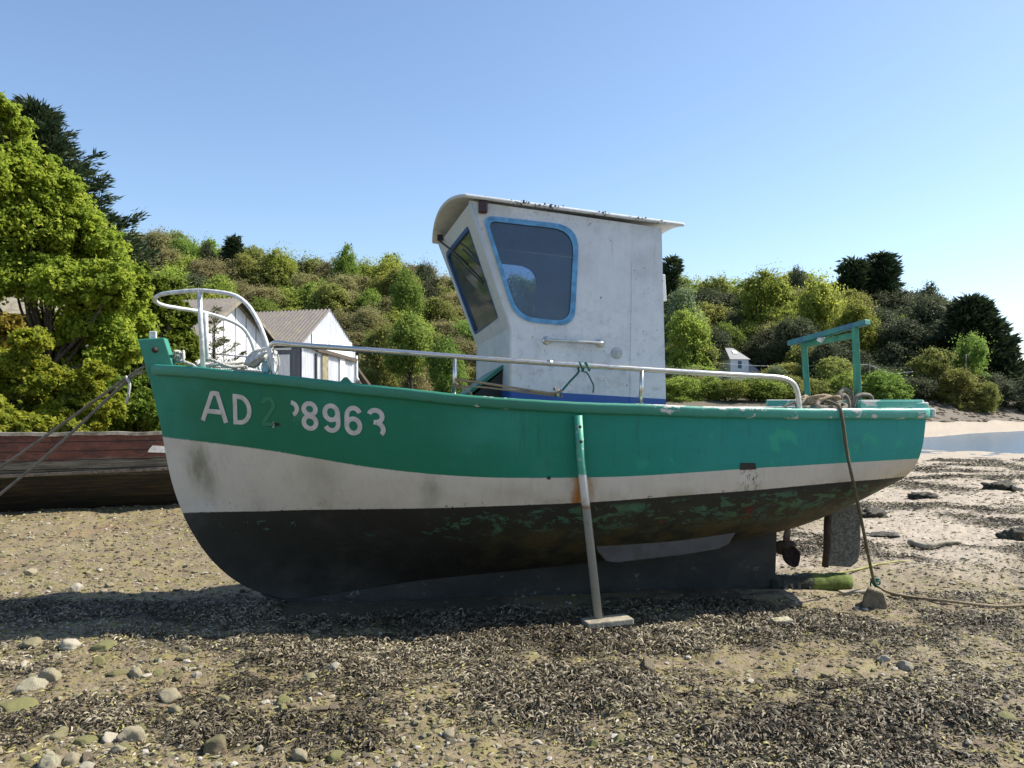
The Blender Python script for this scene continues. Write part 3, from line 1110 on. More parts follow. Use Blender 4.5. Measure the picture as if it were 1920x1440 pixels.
rd = [L(px, py, 0) for px, py in ((1553, 950), (1612, 940), (1611, 1035), (1606, 1052), (1592, 1063), (1548, 1060))]
mb = MB(); poly = [(p[0], p[2]) for p in rd]
mb.prism(poly, lambda x, y: (x, -.028, y), lambda x, y: (x, .028, y))
rud = mb.build('rudder', MAT['rudder'], boat, bevel=.012)
mb = MB(); mb.tube([L(1555, 930, 0), L(1552, 985, 0), L(1551, 1030, 0), L(1547, 1063, 0)], [.033, .036, .034, .03], 10)
mb.build('rudder_stock', MAT['rust'], rud)

hubp = Vector(L(1474, 1022, 0))
prop = MB(); prop.lathe([(.001, -.10), (.035, -.09), (.045, -.02), (.042, .05), (.025, .085), (.001, .10)], hubp, (1, 0, 0), 14)
prop = prop.build('propeller', MAT['rust'], boat)
for k, ang in enumerate((8, 128, 248)):
    mb = MB(); vs = []; fs = []
    nr_, nc_ = 9, 6
    for i in range(nr_ + 1):
        r = .03 + .21 * i / nr_
        wd = .075 * math.sin(math.pi * min(1, (i + 1.2) / (nr_ + 1.6))) ** .7 + .004
        tw = R(58) - R(28) * i / nr_
        for j in range(nc_ + 1):
            c = (j / nc_ - .5) * 2 * wd
            x = c * math.sin(tw) + .012 * (1 - (2 * j / nc_ - 1) ** 2); yv = c * math.cos(tw)
            p = Vector((x, yv, r)); p.rotate(Matrix.Rotation(R(ang), 3, 'X')); vs.append(hubp + p)
    for i in range(nr_):
        for j in range(nc_):
            a = i * (nc_ + 1) + j; fs.append((a, a + 1, a + nc_ + 2, a + nc_ + 1))
    mb.add(vs, fs, True)
    o = mb.build('blade', MAT['rust'], prop); sm = o.modifiers.new('solid', 'SOLIDIFY'); sm.thickness = .009; sm.offset = 0
mb = MB(); mb.tube([hubp + Vector((-.2, 0, 0)), hubp], .022, 10); mb.build('shaft', MAT['rust'], prop)

# bilge fin
fin = [L(px, py, -.60) for px, py in ((1112, 1012), (1122, 1036), (1136, 1052), (1160, 1055), (1270, 1042), (1348, 1029), (1366, 1020), (1380, 996), (1386, 980), (1250, 996))]
mb = MB(); poly = [(p[0], p[2]) for p in fin]
mb.prism(poly, lambda x, y: (x, -.60 - .05 * (y - .35), y), lambda x, y: (x, -.50, y))
mb.build('bilge_fin', MAT['slab'], boat, bevel=.008)

# discharge hole with its broken lip
hp = [on_hull(px, py) for px, py in ((1388, 868), (1416, 868), (1418, 880), (1387, 881))]
mb = MB(); mb.add([(p[0], p[1] - .004, p[2]) for p in hp], [(0, 1, 2, 3)]); mb.build('discharge_hole', MAT['black'], boat)
mb = MB(); p = on_hull(1029, 896); mb.lathe([(.001, .0), (.013, .001), (.013, .004), (.001, .004)], (p[0], p[1] - .004, p[2]), (0, -1, 0), 10)
mb.build('drain_hole', MAT['black'], boat)


# registration characters
def glyph(ch):
    arc = lambda cx, cy, rx, ry, a0, a1, n=14: [(cx + rx * math.cos(R(a0 + (a1 - a0) * i / n)), cy + ry * math.sin(R(a0 + (a1 - a0) * i / n))) for i in range(n + 1)]
    g = {
        'A': [[(.07, 0), (.42, 1)], [(.93, 0), (.58, 1)], [(.40, .955), (.60, .955)], [(.24, .34), (.76, .34)]],
        'D': [[(.14, 0.0), (.14, 1.0)], [(.14, .92)] + [(.30, .92)] + arc(.36, .5, .52, .42, 80, -80) + [(.30, .08), (.14, .08)]],
        '8': [arc(.5, .735, .34, .19, 0, 360, 22), arc(.5, .285, .36, .21, 0, 360, 22)],
        '9': [arc(.48, .68, .35, .24, 0, 360, 22), arc(.48, .33, .37, .25, 30, -150, 16), [(.84, .70), (.85, .33)]],
        '6': [arc(.5, .32, .36, .24, 0, 360, 22), arc(.52, .66, .37, .26, 25, 180, 14), [(.145, .68), (.14, .3)]],
        '3': [arc(.46, .72, .36, .20, 165, -82, 18), [(.34, .51), (.5, .51)], arc(.46, .28, .40, .225, 80, -45, 14), ],
        '?': [arc(.42, .72, .38, .21, 95, -70, 14)],
        '2': [arc(.45, .72, .36, .21, 170, -20, 16) + [(.12, .10)], [(.08, .08), (.85, .08)]],
    }
    return g[ch]


def character(ch, bl, br, tl, width_px, name, mat, lift=.004, drop=()):
    A_ = Vector(on_hull(*bl)); B_ = Vector(on_hull(*br)); C_ = Vector(on_hull(*tl))
    ex = Vector((B_.x - A_.x, B_.z - A_.z)); ey = Vector((C_.x - A_.x, C_.z - A_.z))
    wd = width_px * 6.05 / 1500
    to2 = lambda x, y: Vector((A_.x, A_.z)) + ex * x + ey * y
    mb = MB(); layer = 0
    for st in glyph(ch):
        pts = [to2(x, y) for x, y in st]
        dense = []
        for i in range(len(pts) - 1):
            for k in range(4):
                dense.append(pts[i].lerp(pts[i + 1], k / 4))
        dense.append(pts[-1])
        closed = (dense[0] - dense[-1]).length < 1e-4
        vs = []; m = len(dense)
        for i, p in enumerate(dense):
            if closed and i in (0, m - 1):
                d = dense[1] - dense[-2]
            else:
                d = dense[min(i + 1, m - 1)] - dense[max(i - 1, 0)]
            d.normalize(); nrm = Vector((-d.y, d.x))
            for sgn in (-1, 1):
                q = p + nrm * sgn * wd / 2
                vs.append((q.x, -hull_b(q.x, q.y) - lift - layer * .0006, q.y))
        mb.add(vs, [(2 * i, 2 * i + 1, 2 * i + 3, 2 * i + 2) for i in range(m - 1)])
        layer += 1
    return mb.build(name, mat, hull, fixn=True)


REG = [('A', (377, 788), (428, 793), (377, 733), 9), ('D', (437, 795), (473, 799), (435, 738), 8.5), ('?', (535, 803), (562, 806), (535, 750), 8),
       ('8', (566, 806), (598, 809), (564, 751), 8.5), ('9', (606, 810), (640, 813), (604, 755), 8.5), ('6', (646, 815), (680, 818), (645, 759), 8.5), ('3', (690, 818), (724, 822), (688, 763), 8.5)]
for ch, a, b, c, wpx in REG:
    character(ch, a, b, c, wpx, 'registration_character', MAT['letter'])
character('2', (490, 798), (518, 801), (490, 742), 7, 'faded_character', MAT['ghost'], .003)

# ---------------------------------------------------------------- wheelhouse
def wh(s, z, tn):
    f = (tn + 1) / 2
    ws = min(max((1.1 - s) / 1.2, 0), 1.3)
    return Vector((s - .14 * f * ws, .62 * tn, z - .085 * f * min(max((z - 1.2) / 1.5, 0), 1)))


OUT = [(-.12, 1.15), (-.10, 2.23), (-.42, 3.21), (1.12, 3.045), (1.17, 1.15)]
cpx = [(904, 404), (1086, 424), (1077, 612), (966, 602)]
rpx = [22, 48, 32, 42]
cpi = [(914, 414), (1076.5, 432.5), (1067.5, 603), (971.5, 594)]
rpi = [18, 42, 26, 36]
to_sz = lambda pts: [(L(px, py, -.62)[0], L(px, py, -.62)[2]) for px, py in pts]
WIN_O = to_sz(round_poly(cpx, rpx, 7)); WIN_I = to_sz(round_poly(cpi, rpi, 7))
WIN_M = to_sz(round_poly([(910, 410), (1080, 429), (1071, 606), (970, 597)], [20, 45, 29, 39], 7))
mb = MB()
mb.plate(OUT, [WIN_M], lambda x, y: wh(x, y, -1), lambda x, y: wh(x, y, -1) + Vector((0, .03, 0)))
mb.plate(OUT, [WIN_M], lambda x, y: wh(x, y, 1), lambda x, y: wh(x, y, 1) - Vector((0, .03, 0)))


def fr(wv, v, off=0.0):
    """front of the wheelhouse, wv 0 port .. 1 starboard, v 0 knuckle .. 1 top"""
    s = -.10 - .32 * v; z = 2.23 + .98 * v
    p = wh(s, z, -1 + 2 * wv)
    return p + Vector((-.95, -.1, -.3)).normalized() * off


FWIN = round_poly([(.19, .12), (.93, .10), (.93, .87), (.19, .87)], [.03, .03, .08, .03], 5)
FWIN_I = round_poly([(.19, .12), (.90, .12), (.90, .84), (.19, .84)], [.03, .03, .08, .03], 5)
mb.plate([(.012, 0), (.988, 0), (.988, .985), (.5, .985), (.012, .985)], [FWIN], lambda x, y: fr(x, y, 0), lambda x, y: fr(x, y, -.03))
lowf = lambda x, y, off: wh(-.12 + .02 * y, 1.15 + 1.08 * y, -1 + 2 * x) + Vector((off, 0, 0))
mb.plate([(.012, 0), (.988, 0), (.988, 1), (.012, 1)], [], lambda x, y: lowf(x, y, 0), lambda x, y: lowf(x, y, .03))
aftf = lambda x, y, off: wh(1.17 - .05 * y, 1.15 + 1.89 * y, -1 + 2 * x) + Vector((off, 0, 0))
mb.plate([(.03, 0), (.97, 0), (.97, 1), (.03, 1)], [], lambda x, y: aftf(x, y, -.002), lambda x, y: aftf(x, y, -.032))
for tn in (-1, 1):
    k = Vector((.012, .014 * -tn, 0))
    mb.tube([wh(-.12, 1.15, tn) + k, wh(-.10, 2.22, tn) + k, wh(-.103, 2.245, tn) + k, wh(-.42, 3.2, tn) + k], .0185, 10)
house = mb.build('wheelhouse', MAT['white'], boat)

mb = MB()
mb.plate([(-.09, 1.2), (-.09, 2.2), (.0, 2.2), (1.1, 2.2), (1.12, 1.2)], [], lambda x, y: Vector((x, .2, y)), lambda x, y: Vector((x, .23, y))) if False else None
mb.add([wh(-.06, 1.3, -.94), wh(1.12, 1.3, -.94), wh(1.12, 1.3, .94), wh(-.06, 1.3, .94)], [(0, 1, 2, 3)])
p0, p1 = 1.135 - .04, 3.0
mb.add([wh(1.118, 1.3, -.93), wh(1.118, 1.3, .93), wh(1.07, 2.98, .93), wh(1.07, 2.98, -.93)], [(0, 1, 2, 3)])
mb.build('cabin_lining', MAT['inside'], house)

for side, nm in ((-1, 'side_window'), (1, 'side_window')):
    o_ = -.006 if side < 0 else .006
    mb = MB()
    mb.plate(WIN_O, [WIN_I], lambda x, y: wh(x, y, side) + Vector((0, o_ * 2, 0)), lambda x, y: wh(x, y, side) + Vector((0, -o_ * .3, 0)))
    for k in range(len(WIN_O) * 2):      # rivets round the frame
        i = (k // 2) % len(WIN_O); j = (i + 1) % len(WIN_O)
        f = .25 + .5 * (k % 2)
        x = (WIN_O[i][0] * (1 - f) + WIN_O[j][0] * f + WIN_I[i][0] * (1 - f) + WIN_I[j][0] * f) / 2
        y = (WIN_O[i][1] * (1 - f) + WIN_O[j][1] * f + WIN_I[i][1] * (1 - f) + WIN_I[j][1] * f) / 2
        if (WIN_O[i][0] - WIN_O[j][0]) ** 2 + (WIN_O[i][1] - WIN_O[j][1]) ** 2 > .0002:
            mb.lathe([(.001, .003), (.006, .002), (.007, 0)][::-1], wh(x, y, side) + Vector((0, o_ * 2, 0)), (0, o_, 0), 6)
    f_ = mb.build(nm, MAT['blue_frame'], house)
    MAT.setdefault('glass_clear', mk_glass('clear_window_glass', (.92, .94, .95), (.5, .55, .6), .10))
    mb = MB(); mb.prism(WIN_M, lambda x, y: wh(x, y, side) + Vector((0, -o_ * 1.6, 0)), lambda x, y: wh(x, y, side) + Vector((0, -o_ * 2.2, 0)))
    g_ = mb.build('pane', MAT['glass' if side < 0 else 'glass_clear'], house)
mb = MB(); mb.plate(FWIN, [FWIN_I], lambda x, y: fr(x, y, .006), lambda x, y: fr(x, y, -.012)); ff = mb.build('front_window', MAT['blue_dark'], house)
mb = MB(); mb.prism(FWIN, lambda x, y: fr(x, y, -.014), lambda x, y: fr(x, y, -.018)); mb.build('pane', MAT['glass_front'], house)

# wiper
mb = MB()
mb.tube([fr(.86, .99, .01), fr(.86, .99, .045), fr(.55, .78, .05), fr(.36, .62, .04)], .009, 6)
mb.tube([fr(.62, .80, .03), fr(.40, .62, .03), fr(.17, .42, .03)], .008, 6)
mb.tube([fr(.60, .77, .045), fr(.40, .60, .05), fr(.17, .40, .035)], .005, 6)
mb.box(fr(.86, 1.0, .02), (.05, .06, .05))
mb.build('wiper', MAT['black'], house)

# roof: cambered shell with a visor
mb = MB(); ns, nt_ = 24, 20; vs = []; fs = []
for lay in (0, 1):
    for i in range(ns + 1):
        for j in range(nt_ + 1):
            tn = -1.07 + 2.14 * j / nt_
            s0 = -.475 - .05 * (1 - tn * tn); s1 = 1.30
            s = s0 + (s1 - s0) * i / ns
            p = wh(s, 3.262 - .098 * (s + .46), max(-1.07, tn))
            p.z = 3.262 - .098 * (s + .46) - .10 * (tn + 1) / 2 + .085 * (1 - tn * tn)
            ed = min(1, min(i / 2, 1) + .0)
            if lay == 1:
                p.z -= .030
            vs.append(p)
n1 = (ns + 1) * (nt_ + 1)
for lay in (0, 1):
    for i in range(ns):
        for j in range(nt_):
            a = lay * n1 + i * (nt_ + 1) + j
            fs.append((a, a + 1, a + nt_ + 2, a + nt_ + 1))
ring = [i * (nt_ + 1) for i in range(ns + 1)] + [ns * (nt_ + 1) + j for j in range(1, nt_ + 1)] + [i * (nt_ + 1) + nt_ for i in range(ns - 1, -1, -1)] + [j for j in range(nt_ - 1, 0, -1)]
for k in range(len(ring)):
    a, b = ring[k], ring[(k + 1) % len(ring)]
    fs.append((a, b, n1 + b, n1 + a))
mb.add(vs, fs)
roof = mb.build('roof', MAT['white'], house, bevel=.012)
# lichen along the roof edge
mb = MB(); rng = random.Random(11)
for k in range(105):
    s = rng.choice((rng.gauss(-.02, .05), rng.gauss(.16, .05), rng.gauss(.22, .06), rng.uniform(-.35, 1.25), rng.gauss(.62, .04), rng.gauss(.98, .07)))
    if not -.42 < s < 1.27:
        continue
    e = Vector((s, -.664 + rng.uniform(-.012, .012), 3.262 - .098 * (s + .46) - .014 + rng.uniform(-.026, .004)))
    r = rng.uniform(.005, .014)
    vs = [e + Vector((rng.uniform(-1, 1), rng.uniform(-1, 1), rng.uniform(-.8, 1.1))) * r for _ in range(5)]
    mb.add(vs, [(0, 1, 2), (0, 2, 3), (0, 3, 4), (1, 2, 4), (2, 3, 4), (0, 1, 4)])
kind(mb.build('lichen', simple('dry_lichen', (.09, .085, .06), .95, .35, 60), roof), 'stuff')

mb = MB(); q = Vector(L(905.5, 388, -.63)); mb.box(q, (.07, .045, .10)); mb.build('navigation_light', MAT['lamp_red'], house, bevel=.012)
mb = MB()
ga, gb = Vector(L(1027, 638, -.67)), Vector(L(1128, 643, -.67))
mb.tube(spline([(ga.x - .012, -.625, ga.z), (ga.x, -.66, ga.z), (ga.x + .03, -.675, ga.z), (gb.x - .03, -.675, gb.z), (gb.x, -.66, gb.z), (gb.x + .012, -.625, gb.z)], 5), .0125, 10)
for e in (ga, gb):
    mb.lathe([(.034, 0), (.034, .006), (.02, .014), (.001, .016)], (e.x, -.621, e.z), (0, -1, 0), 14)
mb.build('grab_rail', MAT['steel'], house)
mb = MB(); a, b = L(1186, 492, -.622), L(1182, 757, -.622); mb.bar(a, b, .010, .007, (0, 1, 0)); mb.build('seam_strip', MAT['white'], house)
mb = MB(); q = L(1156, 662, -.621); mb.lathe([(.046, 0), (.044, .004), (.001, .005)], q, (0, -1, 0), 18); mb.build('blanking_plate', simple('grey_patch', (.50, .52, .52), .6, .2, 30), house)
mb = MB(); mb.bar(L(1243, 515, -.55), L(1246, 565, -.55), .03, .03); mb.build('door_hinge', MAT['white'], house, bevel=.006)
# the helmsman's seat and gear dimly seen inside
mb = MB()
mb.box((.12, -.2, 2.28), (.22, .30, .05), Matrix.Rotation(R(28), 3, 'Y')); mb.box((.02, -.2, 2.24), (.16, .30, .22), Matrix.Rotation(R(28), 3, 'Y'))
con = mb.build('instrument_console', MAT['black'], house, bevel=.01)
mb = MB(); q = [Vector((.05, -.38, 2.36)), Vector((.14, -.38, 2.30)), Vector((.19, -.38, 2.22)), Vector((.10, -.38, 2.20))]
mb.tube(spline(q, 6, True), .006, 6, True); mb.build('cable_loop', MAT['blue_frame'], con)
mb = MB(); mb.box((-.28, .15, 2.98), (.30, .20, .012)); mb.build('chart_sheet', simple('faded_paper', (.5, .36, .30), .8, .1), house)

# sloping hatch hood ahead of the wheelhouse
mb = MB()
a, b = Vector(L(876, 740, -.42)), Vector(L(946, 686, -.42))
mb.bar(a + Vector((0, .4, 0)), b + Vector((0, .4, 0)), .8, .03)
hood = mb.build('hatch_hood', MAT['trim'], boat, bevel=.006)
mb = MB(); mb.prism([(a.x + .02, a.z - .03), (b.x, b.z - .03), (b.x, a.z - .2), (a.x + .02, a.z - .2)], lambda x, y: (x, -.40, y), lambda x, y: (x, .36, y))  # black block painted in for the shade inside the open hood
mb.build('hatch_shade_block', MAT['black'], hood)

# ---------------------------------------------------------------- rails
def gun_t(px, py, inset=.05):
    t = -.85
    for _ in range(20):
        s, _t, z = L(px, py, t)
        t = -(float(smooth_interp(s, HB_S, HB)) - inset)
    return L(px, py, t)


rail = MB()
pts = [gun_t(*p) for p in ((506, 650), (518, 643), (560, 647), (700, 657), (850, 668), (970, 677), (1090, 685), (1200, 692), (1330, 700), (1440, 706), (1470, 710), (1487, 719), (1495, 735), (1500, 768))]
rail.tube(spline(pts, 6), .0205, 10)
grail = rail.build('guard_rail', MAT['steel'], boat)
for (x0, y0, x1, y1) in ((854, 669, 851, 742), (1204, 693, 1201, 760)):
    mb = MB(); mb.tube([gun_t(x0, y0), gun_t(x1, y1)], .017, 10); mb.lathe([(.03, 0), (.03, .008), (.018, .012)], gun_t(x1, y1 - 1), (0, 0, 1), 12)
    mb.build('stanchion', MAT['steel'], grail)
mb = MB(); mb.tube([gun_t(1026, 680.5), gun_t(1036, 681.2)], .0235, 10); mb.build('rail_joint', MAT['steel'], grail)

mb = MB()
pp = [(516, 704, -.585), (510, 680, -.58), (502, 650, -.57), (488, 612, -.54), (472, 582, -.49), (455, 563, -.44), (437, 553, -.40), (410, 548, -.35), (375, 545, -.29), (330, 548, -.17), (303, 552, -.09), (291, 559, -.01), (294, 567, .06), (308, 573, .12), (335, 578, .2), (378, 585, .32), (420, 597, .4), (450, 611, .46), (466, 630, .49), (477, 658, .53), (487, 697, .55)]
mb.tube(spline([L(*p) for p in pp], 5), .0165, 10)
pul = mb.build('pulpit', MAT['white_tube'], boat)
mb = MB(); mb.tube([L(374, 546, -.29), L(376, 600, -.30), L(381, 694, -.345)], .019, 10); mb.build('pulpit_post', MAT['white_tube'], pul)
mb = MB(); mb.tube([L(386, 588, .32), L(388, 697, .34)], .018, 10); mb.build('pulpit_post', MAT['white_tube'], pul)

mb = MB(); q = gun_t(648, 716, .04)
mb.prism([(-.05, -.01), (.05, -.01), (.012, .035), (-.012, .035)], lambda x, y: (q[0] + x, q[1] - .008, q[2] + y), lambda x, y: (q[0] + x, q[1] + .008, q[2] + y))
mb.build('lug', MAT['trim'], boat, bevel=.003)
mb = MB(); q = gun_t(1045, 742, .03)
mb.lathe([(.018, -.01), (.014, .02), (.022, .045), (.02, .055)], q, (0, 0, 1), 10); mb.build('belaying_pin', MAT['steel'], boat)

# gallows over the stern
gal = MB(); gal.bar(L(1481, 644, .46), L(1627, 604, -.42), .07, .047)
gal = gal.build('gallows', MAT['blue_green'], boat, bevel=.006)
for (a, b) in ((L(1507, 640, .40), L(1516, 775, .40)), (L(1603, 612, -.30), L(1610, 775, -.30))):
    mb = MB(); mb.bar(a, b, .047, .047, (0, 1, 0)); mb.build('post', MAT['green_post'], gal, bevel=.006)
mb = MB(); mb.bar(L(1512, 646, .33), L(1600, 629, -.24), .04, .05); mb.build('brace', MAT['green_post'], gal, bevel=.004)
mb = MB(); mb.lathe([(.012, .05), (.016, .03), (.034, .015), (.038, -.005), (.03, -.03), (.001, -.035)], L(1540, 635, .1), (.3, -.5, 1), 14)
mb.build('lamp', MAT['white_tube'], gal)

# beaching leg
def mk_leg():
    m = M('beaching_leg_paint', .5)
    v = m.obj(); s, t, z = m.sep(v); n = m.noise(14, v, 5, .65)
    zz = m.math('ADD', z, m.math('MULTIPLY', n, .03))
    c = m.ramp(zz, [(0, (.27, .27, .24)), (.88, (.24, .24, .21)), (.90, (.22, .09, .05)), (.925, (.5, .46, .4)), (1.0, (.58, .55, .5))])
    gr = m.mix(m.ss(m.noise(24, v, 5, .7), .58, .62), (.05, .30, .20), (.36, .40, .36))
    c = m.mix(m.ss(zz, 1.13, 1.14), c, gr)
    c = m.mix(m.math('MULTIPLY', m.ss(n, .55, .7), .5), c, (.16, .13, .09))
    m.col(c); m.bump(n, .3, .005)
    return m.m


bt = -(hull_b(.42, 1.45) + .04)
mb = MB(); mb.tube([L(1084, 779, bt), L(1089, 860, bt - .005), L(1122, 1160, bt - .075)], [.031, .032, .032], 12)
leg = mb.build('beaching_leg', mk_leg(), boat)
lf = Vector(L(1126, 1160, bt - .075))
mb = MB(); mb.box(lf + Vector((.02, 0, -.012)), (.17, .15, .022)); mb.build('foot', MAT['wood'], leg, bevel=.004)
for yy in (800, 828, 902):
    mb = MB(); q = L(1086 + (yy - 780) * .07, yy, bt - .03); mb.lathe([(.012, 0), (.012, .012), (.001, .014)], q, (0, -1, 0), 8)
    mb.build('bolt', MAT['rust'], leg)
lw = W(lf)
mb = MB(); mb.bar((-.17, -.02, 0), (.17, .02, .02), .20, .045); o = mb.build('board', MAT['wood'], None, bevel=.008)
o.location = (lw.x + .045, lw.y - .03, lw.z - .022); o.rotation_euler = (R(-4), R(0), R(4))
tag(o, 'pale weathered board lying under the foot of the beaching leg', 'board')
# ================================================================== wreck on the left
def build_wreck():
    ang = R(21)
    root = empty('wrecked_boat', (-6.37, 11.75, 0.0), ang)
    tag(root, 'old derelict wooden hull with flaking red paint and grey planking behind the green bow', 'boat')
    xs = np.linspace(-6.5, 3.6, 90)

    def half(x):
        return 1.15 * (1 - max(0, (x - .8) / 2.8) ** 2.2) * (1 - max(0, (-x - 2.5) / 4.0) ** 2.5 * .8) + .03
    secz = [0.0, .06, .15, .28, .42, .56, .68, .80, .92, 1.04, 1.16]
    secf = [.12, .30, .48, .66, .80, .90, .955, .98, .992, 1.0, 1.0]
    zz = np.linspace(0, 1.16, 40); ff = smooth_interp(zz, secz, secf)
    V = []; F = []
    for side in (-1, 1):
        o = len(V)
        for x in xs:
            h = half(x); top = 1.155 + .035 * ((x + 1.5) / 3) ** 2 - .055 * x * .35
            for z, f in zip(zz, ff):
                zt = z / 1.16 * top
                y = side * h * f
                V.append((x, y + 1.15, zt - .20 * (y + 1.15)))
        n = len(zz)
        i = np.arange(len(xs) - 1)[:, None] * n + np.arange(n - 1)[None, :] + o
        F += [tuple(a) for a in np.stack([i, i + n, i + n + 1, i + 1], -1).reshape(-1, 4)]
    me = mesh_np('hull', V, F, MAT['wreck'], True)
    h = link('hull', me, root)
    so = h.modifiers.new('solid', 'SOLIDIFY'); so.thickness = .04; so.offset = 0
    n = len(zz)
    for side in (0, 1):
        path = [Vector(V[side * len(xs) * n + k * n + n - 1]) for k in range(len(xs))]
        for k, p in enumerate(path):
            p.z += .012 * math.sin(k * .9) * math.sin(k * .37)
        mb = MB(); vs, fs = sweep(path, [(-.06, -.02), (-.06, .03), (.05, .03), (.05, -.02)], [Vector((0, -1, 0))] * len(path)); mb.add(vs, fs)
        mb.build('capping_rail', simple('grey_bleached_wood', (.36, .32, .26), .9, .35, 6, .5, c2=(.12, .10, .08)) if side == 0 else MAT['wood_dark'], root)
    # rubbing strake of grey timber and a patch of bright sheathing
    path = []
    for x in xs:
        f = .93; path.append(Vector((x, -half(x) * .95 + 1.15 - .02, .60 + .02 * x - .2 * 0)))
    mb = MB(); vs, fs = sweep(path, [(-.02, -.03), (-.02, .03), (.03, .02), (.03, -.02)], [Vector((0, -1, 0))] * len(path)); mb.add(vs, fs)
    mb.build('rubbing_strake', MAT['wood_dark'], root)
    mb = MB()
    for k in range(9):
        pass
    vs = []
    for x, z in ((.93, .885), (1.26, .865), (1.27, .955), (1.0, .985), (.96, .94)):
        vs.append((x, -half(x) * 1.0 + 1.15 - .028, z))
    mb.add(vs, [(0, 1, 2, 3, 4)])
    o = mb.build('sheathing_patch', simple('white_sheathing', (.62, .6, .56), .6, .15, 20), root)
    o.modifiers.new('solid', 'SOLIDIFY').thickness = .008
    vs = []
    for x, y in ((-6, .2), (2.9, .2), (2.9, 1.9), (-6, 1.9)):
        vs.append((x, y, .75 - .2 * y))
    mb = MB(); mb.add(vs, [(0, 1, 2, 3)]); mb.build('deck', MAT['wood_dark'], root)


build_wreck()


# ================================================================== ropes
def rope(name, pts, r, mat, label, cat='rope', per=8, group=None, n=7):
    mb = MB(); p = spline(pts, per); mb.tube(p, r, n)
    o = mb.build(name, mat, None, origin=p[0], fixn=False)
    return tag(o, label, cat, group)


e1 = ground_at(-330, 1090); e2 = ground_at(-260, 1125)
s1 = P(273, 686, 6.40); s2 = P(270, 697, 6.40)
rope('mooring_rope', [s1, P(232, 712, 6.55), s1.lerp(e1, .35) + Vector((0, 0, -.03)), s1.lerp(e1, .7) + Vector((0, 0, -.02)), e1], .0125, MAT['rope_grey'], 'upper grey mooring rope running from the bow down past the wreck to the left')
rope('mooring_rope', [s2, P(236, 716, 6.53), s2.lerp(e2, .35) + Vector((0, 0, -.035)), s2.lerp(e2, .7) + Vector((0, 0, -.03)), e2], .0125, MAT['rope_grey'], 'lower grey mooring rope, the nearer of the pair from the bow')
rope('rope_tail', [P(236, 706, 6.5), P(243, 720, 6.47), P(241, 738, 6.47), P(237, 757, 6.48)], .011, MAT['rope_white'], 'short white rope end hanging from the bow mooring ropes')

k = W(L(1577, 772, -.93))
knee = ground_at(1640, 1097)
rope('stern_rope', [W(L(1548, 752, -.80)), W(L(1566, 758, -.86)), k, W(L(1588, 846, -.925)), W(L(1599, 900, -.92)), P(1618, 990, 6.75), P(1634, 1070, 7.1), knee + Vector((0, 0, .05)), knee + Vector((.03, .0, .02))], .0135, MAT['rope_dark'], 'weedy brown rope hanging from the stern quarter to the shore')
gp = [knee + Vector((.03, 0, .02))] + [ground_at(px, py) + Vector((0, 0, .022)) for px, py in ((1665, 1110), (1705, 1121), (1755, 1130), (1810, 1136), (1870, 1140), (1925, 1139), (2000, 1130), (2080, 1126))]
rope('ground_rope', gp, .0125, MAT['rope_tan'], 'tan rope lying across the shore to the right of the stone block')
rng = random.Random(5)
pts = [knee + Vector((rng.uniform(-.04, .05), rng.uniform(-.03, .03), rng.uniform(.0, .09))) for _ in range(14)]
rope('knotted_twine', pts, .007, MAT['rope_green'], 'small tangle of teal twine where the stern rope meets the shore', 'twine', 5)

# the coils on the stern deck
c0 = Vector(L(1532, 758, -.64))
pts = []
rng = random.Random(8)
for kx in range(34):
    a = kx * 1.05 + rng.uniform(-.3, .3)
    pts.append(W(c0 + Vector((.13 * math.cos(a) + rng.uniform(-.06, .06), .12 * math.sin(a) + rng.uniform(-.04, .04), .03 * rng.random() + .02 * (kx % 3)))))
rope('rope_heap', pts, .0145, MAT['rope_tan'], 'untidy heap of tan rope on the stern gunwale beside the rail end', 'rope', 5)
c1 = (1528, 757)
pts = [W(L(c1[0] + dx, c1[1] + dy, -.74 + dt)) for dx, dy, dt in ((-35, 4, 0), (-12, -8, .03), (10, -14, .05), (34, -7, .02), (46, 2, -.06), (28, 8, -.1), (4, 4, -.08), (14, -6, -.04), (40, -2, -.03), (58, 4, -.1), (50, 10, -.14))]
rope('rope_bight', pts, .017, MAT['rope_grey'], 'thick grey rope bight lying over the stern gunwale in front of the left gallows post', 'rope', 6)
for q, lab in (([(1571, 762, -.35), (1572, 742, -.34), (1580, 731, -.32), (1592, 733, -.28), (1597, 748, -.26), (1596, 766, -.26)], 'larger upright loop of grey rope standing on the stern beside the right gallows post'),
               ([(1599, 764, -.45), (1606, 745, -.45), (1618, 740, -.44), (1632, 743, -.42), (1634, 754, -.40), (1624, 763, -.40)], 'low loop of grey rope right of the right gallows post'),
               ([(1576, 764, -.5), (1577, 745, -.5), (1584, 741, -.49), (1590, 752, -.47), (1592, 766, -.46)], 'smaller loop of pale rope inside the upright loop on the stern'),
               ([(1455, 772, -.66), (1480, 758, -.60), (1512, 750, -.55), (1535, 742, -.5), (1560, 744, -.45), (1580, 758, -.42)], 'thin brown line arching across the stern left of the rope heap')):
    rope('rope_loop', [W(L(*p)) for p in q], .0185 if 'thin' not in lab else .009, MAT['rope_grey'] if 'brown' not in lab else MAT['rope_dark'], lab, 'rope', 6)
mb = MB()
mb.bar(L(1508, 764, -.78), L(1560, 752, -.60), .05, .02); o = mb.build('slat', MAT['wood'], None, bevel=.004)
o.location = (0, BOAT_Y, 0); o.rotation_euler = (0, 0, BA); tag(o, 'bleached wooden slat lying among the ropes on the stern', 'slat')

# lashings by the guard rail
def gw(px, py, inset=.05):
    return W(gun_t(px, py, inset))


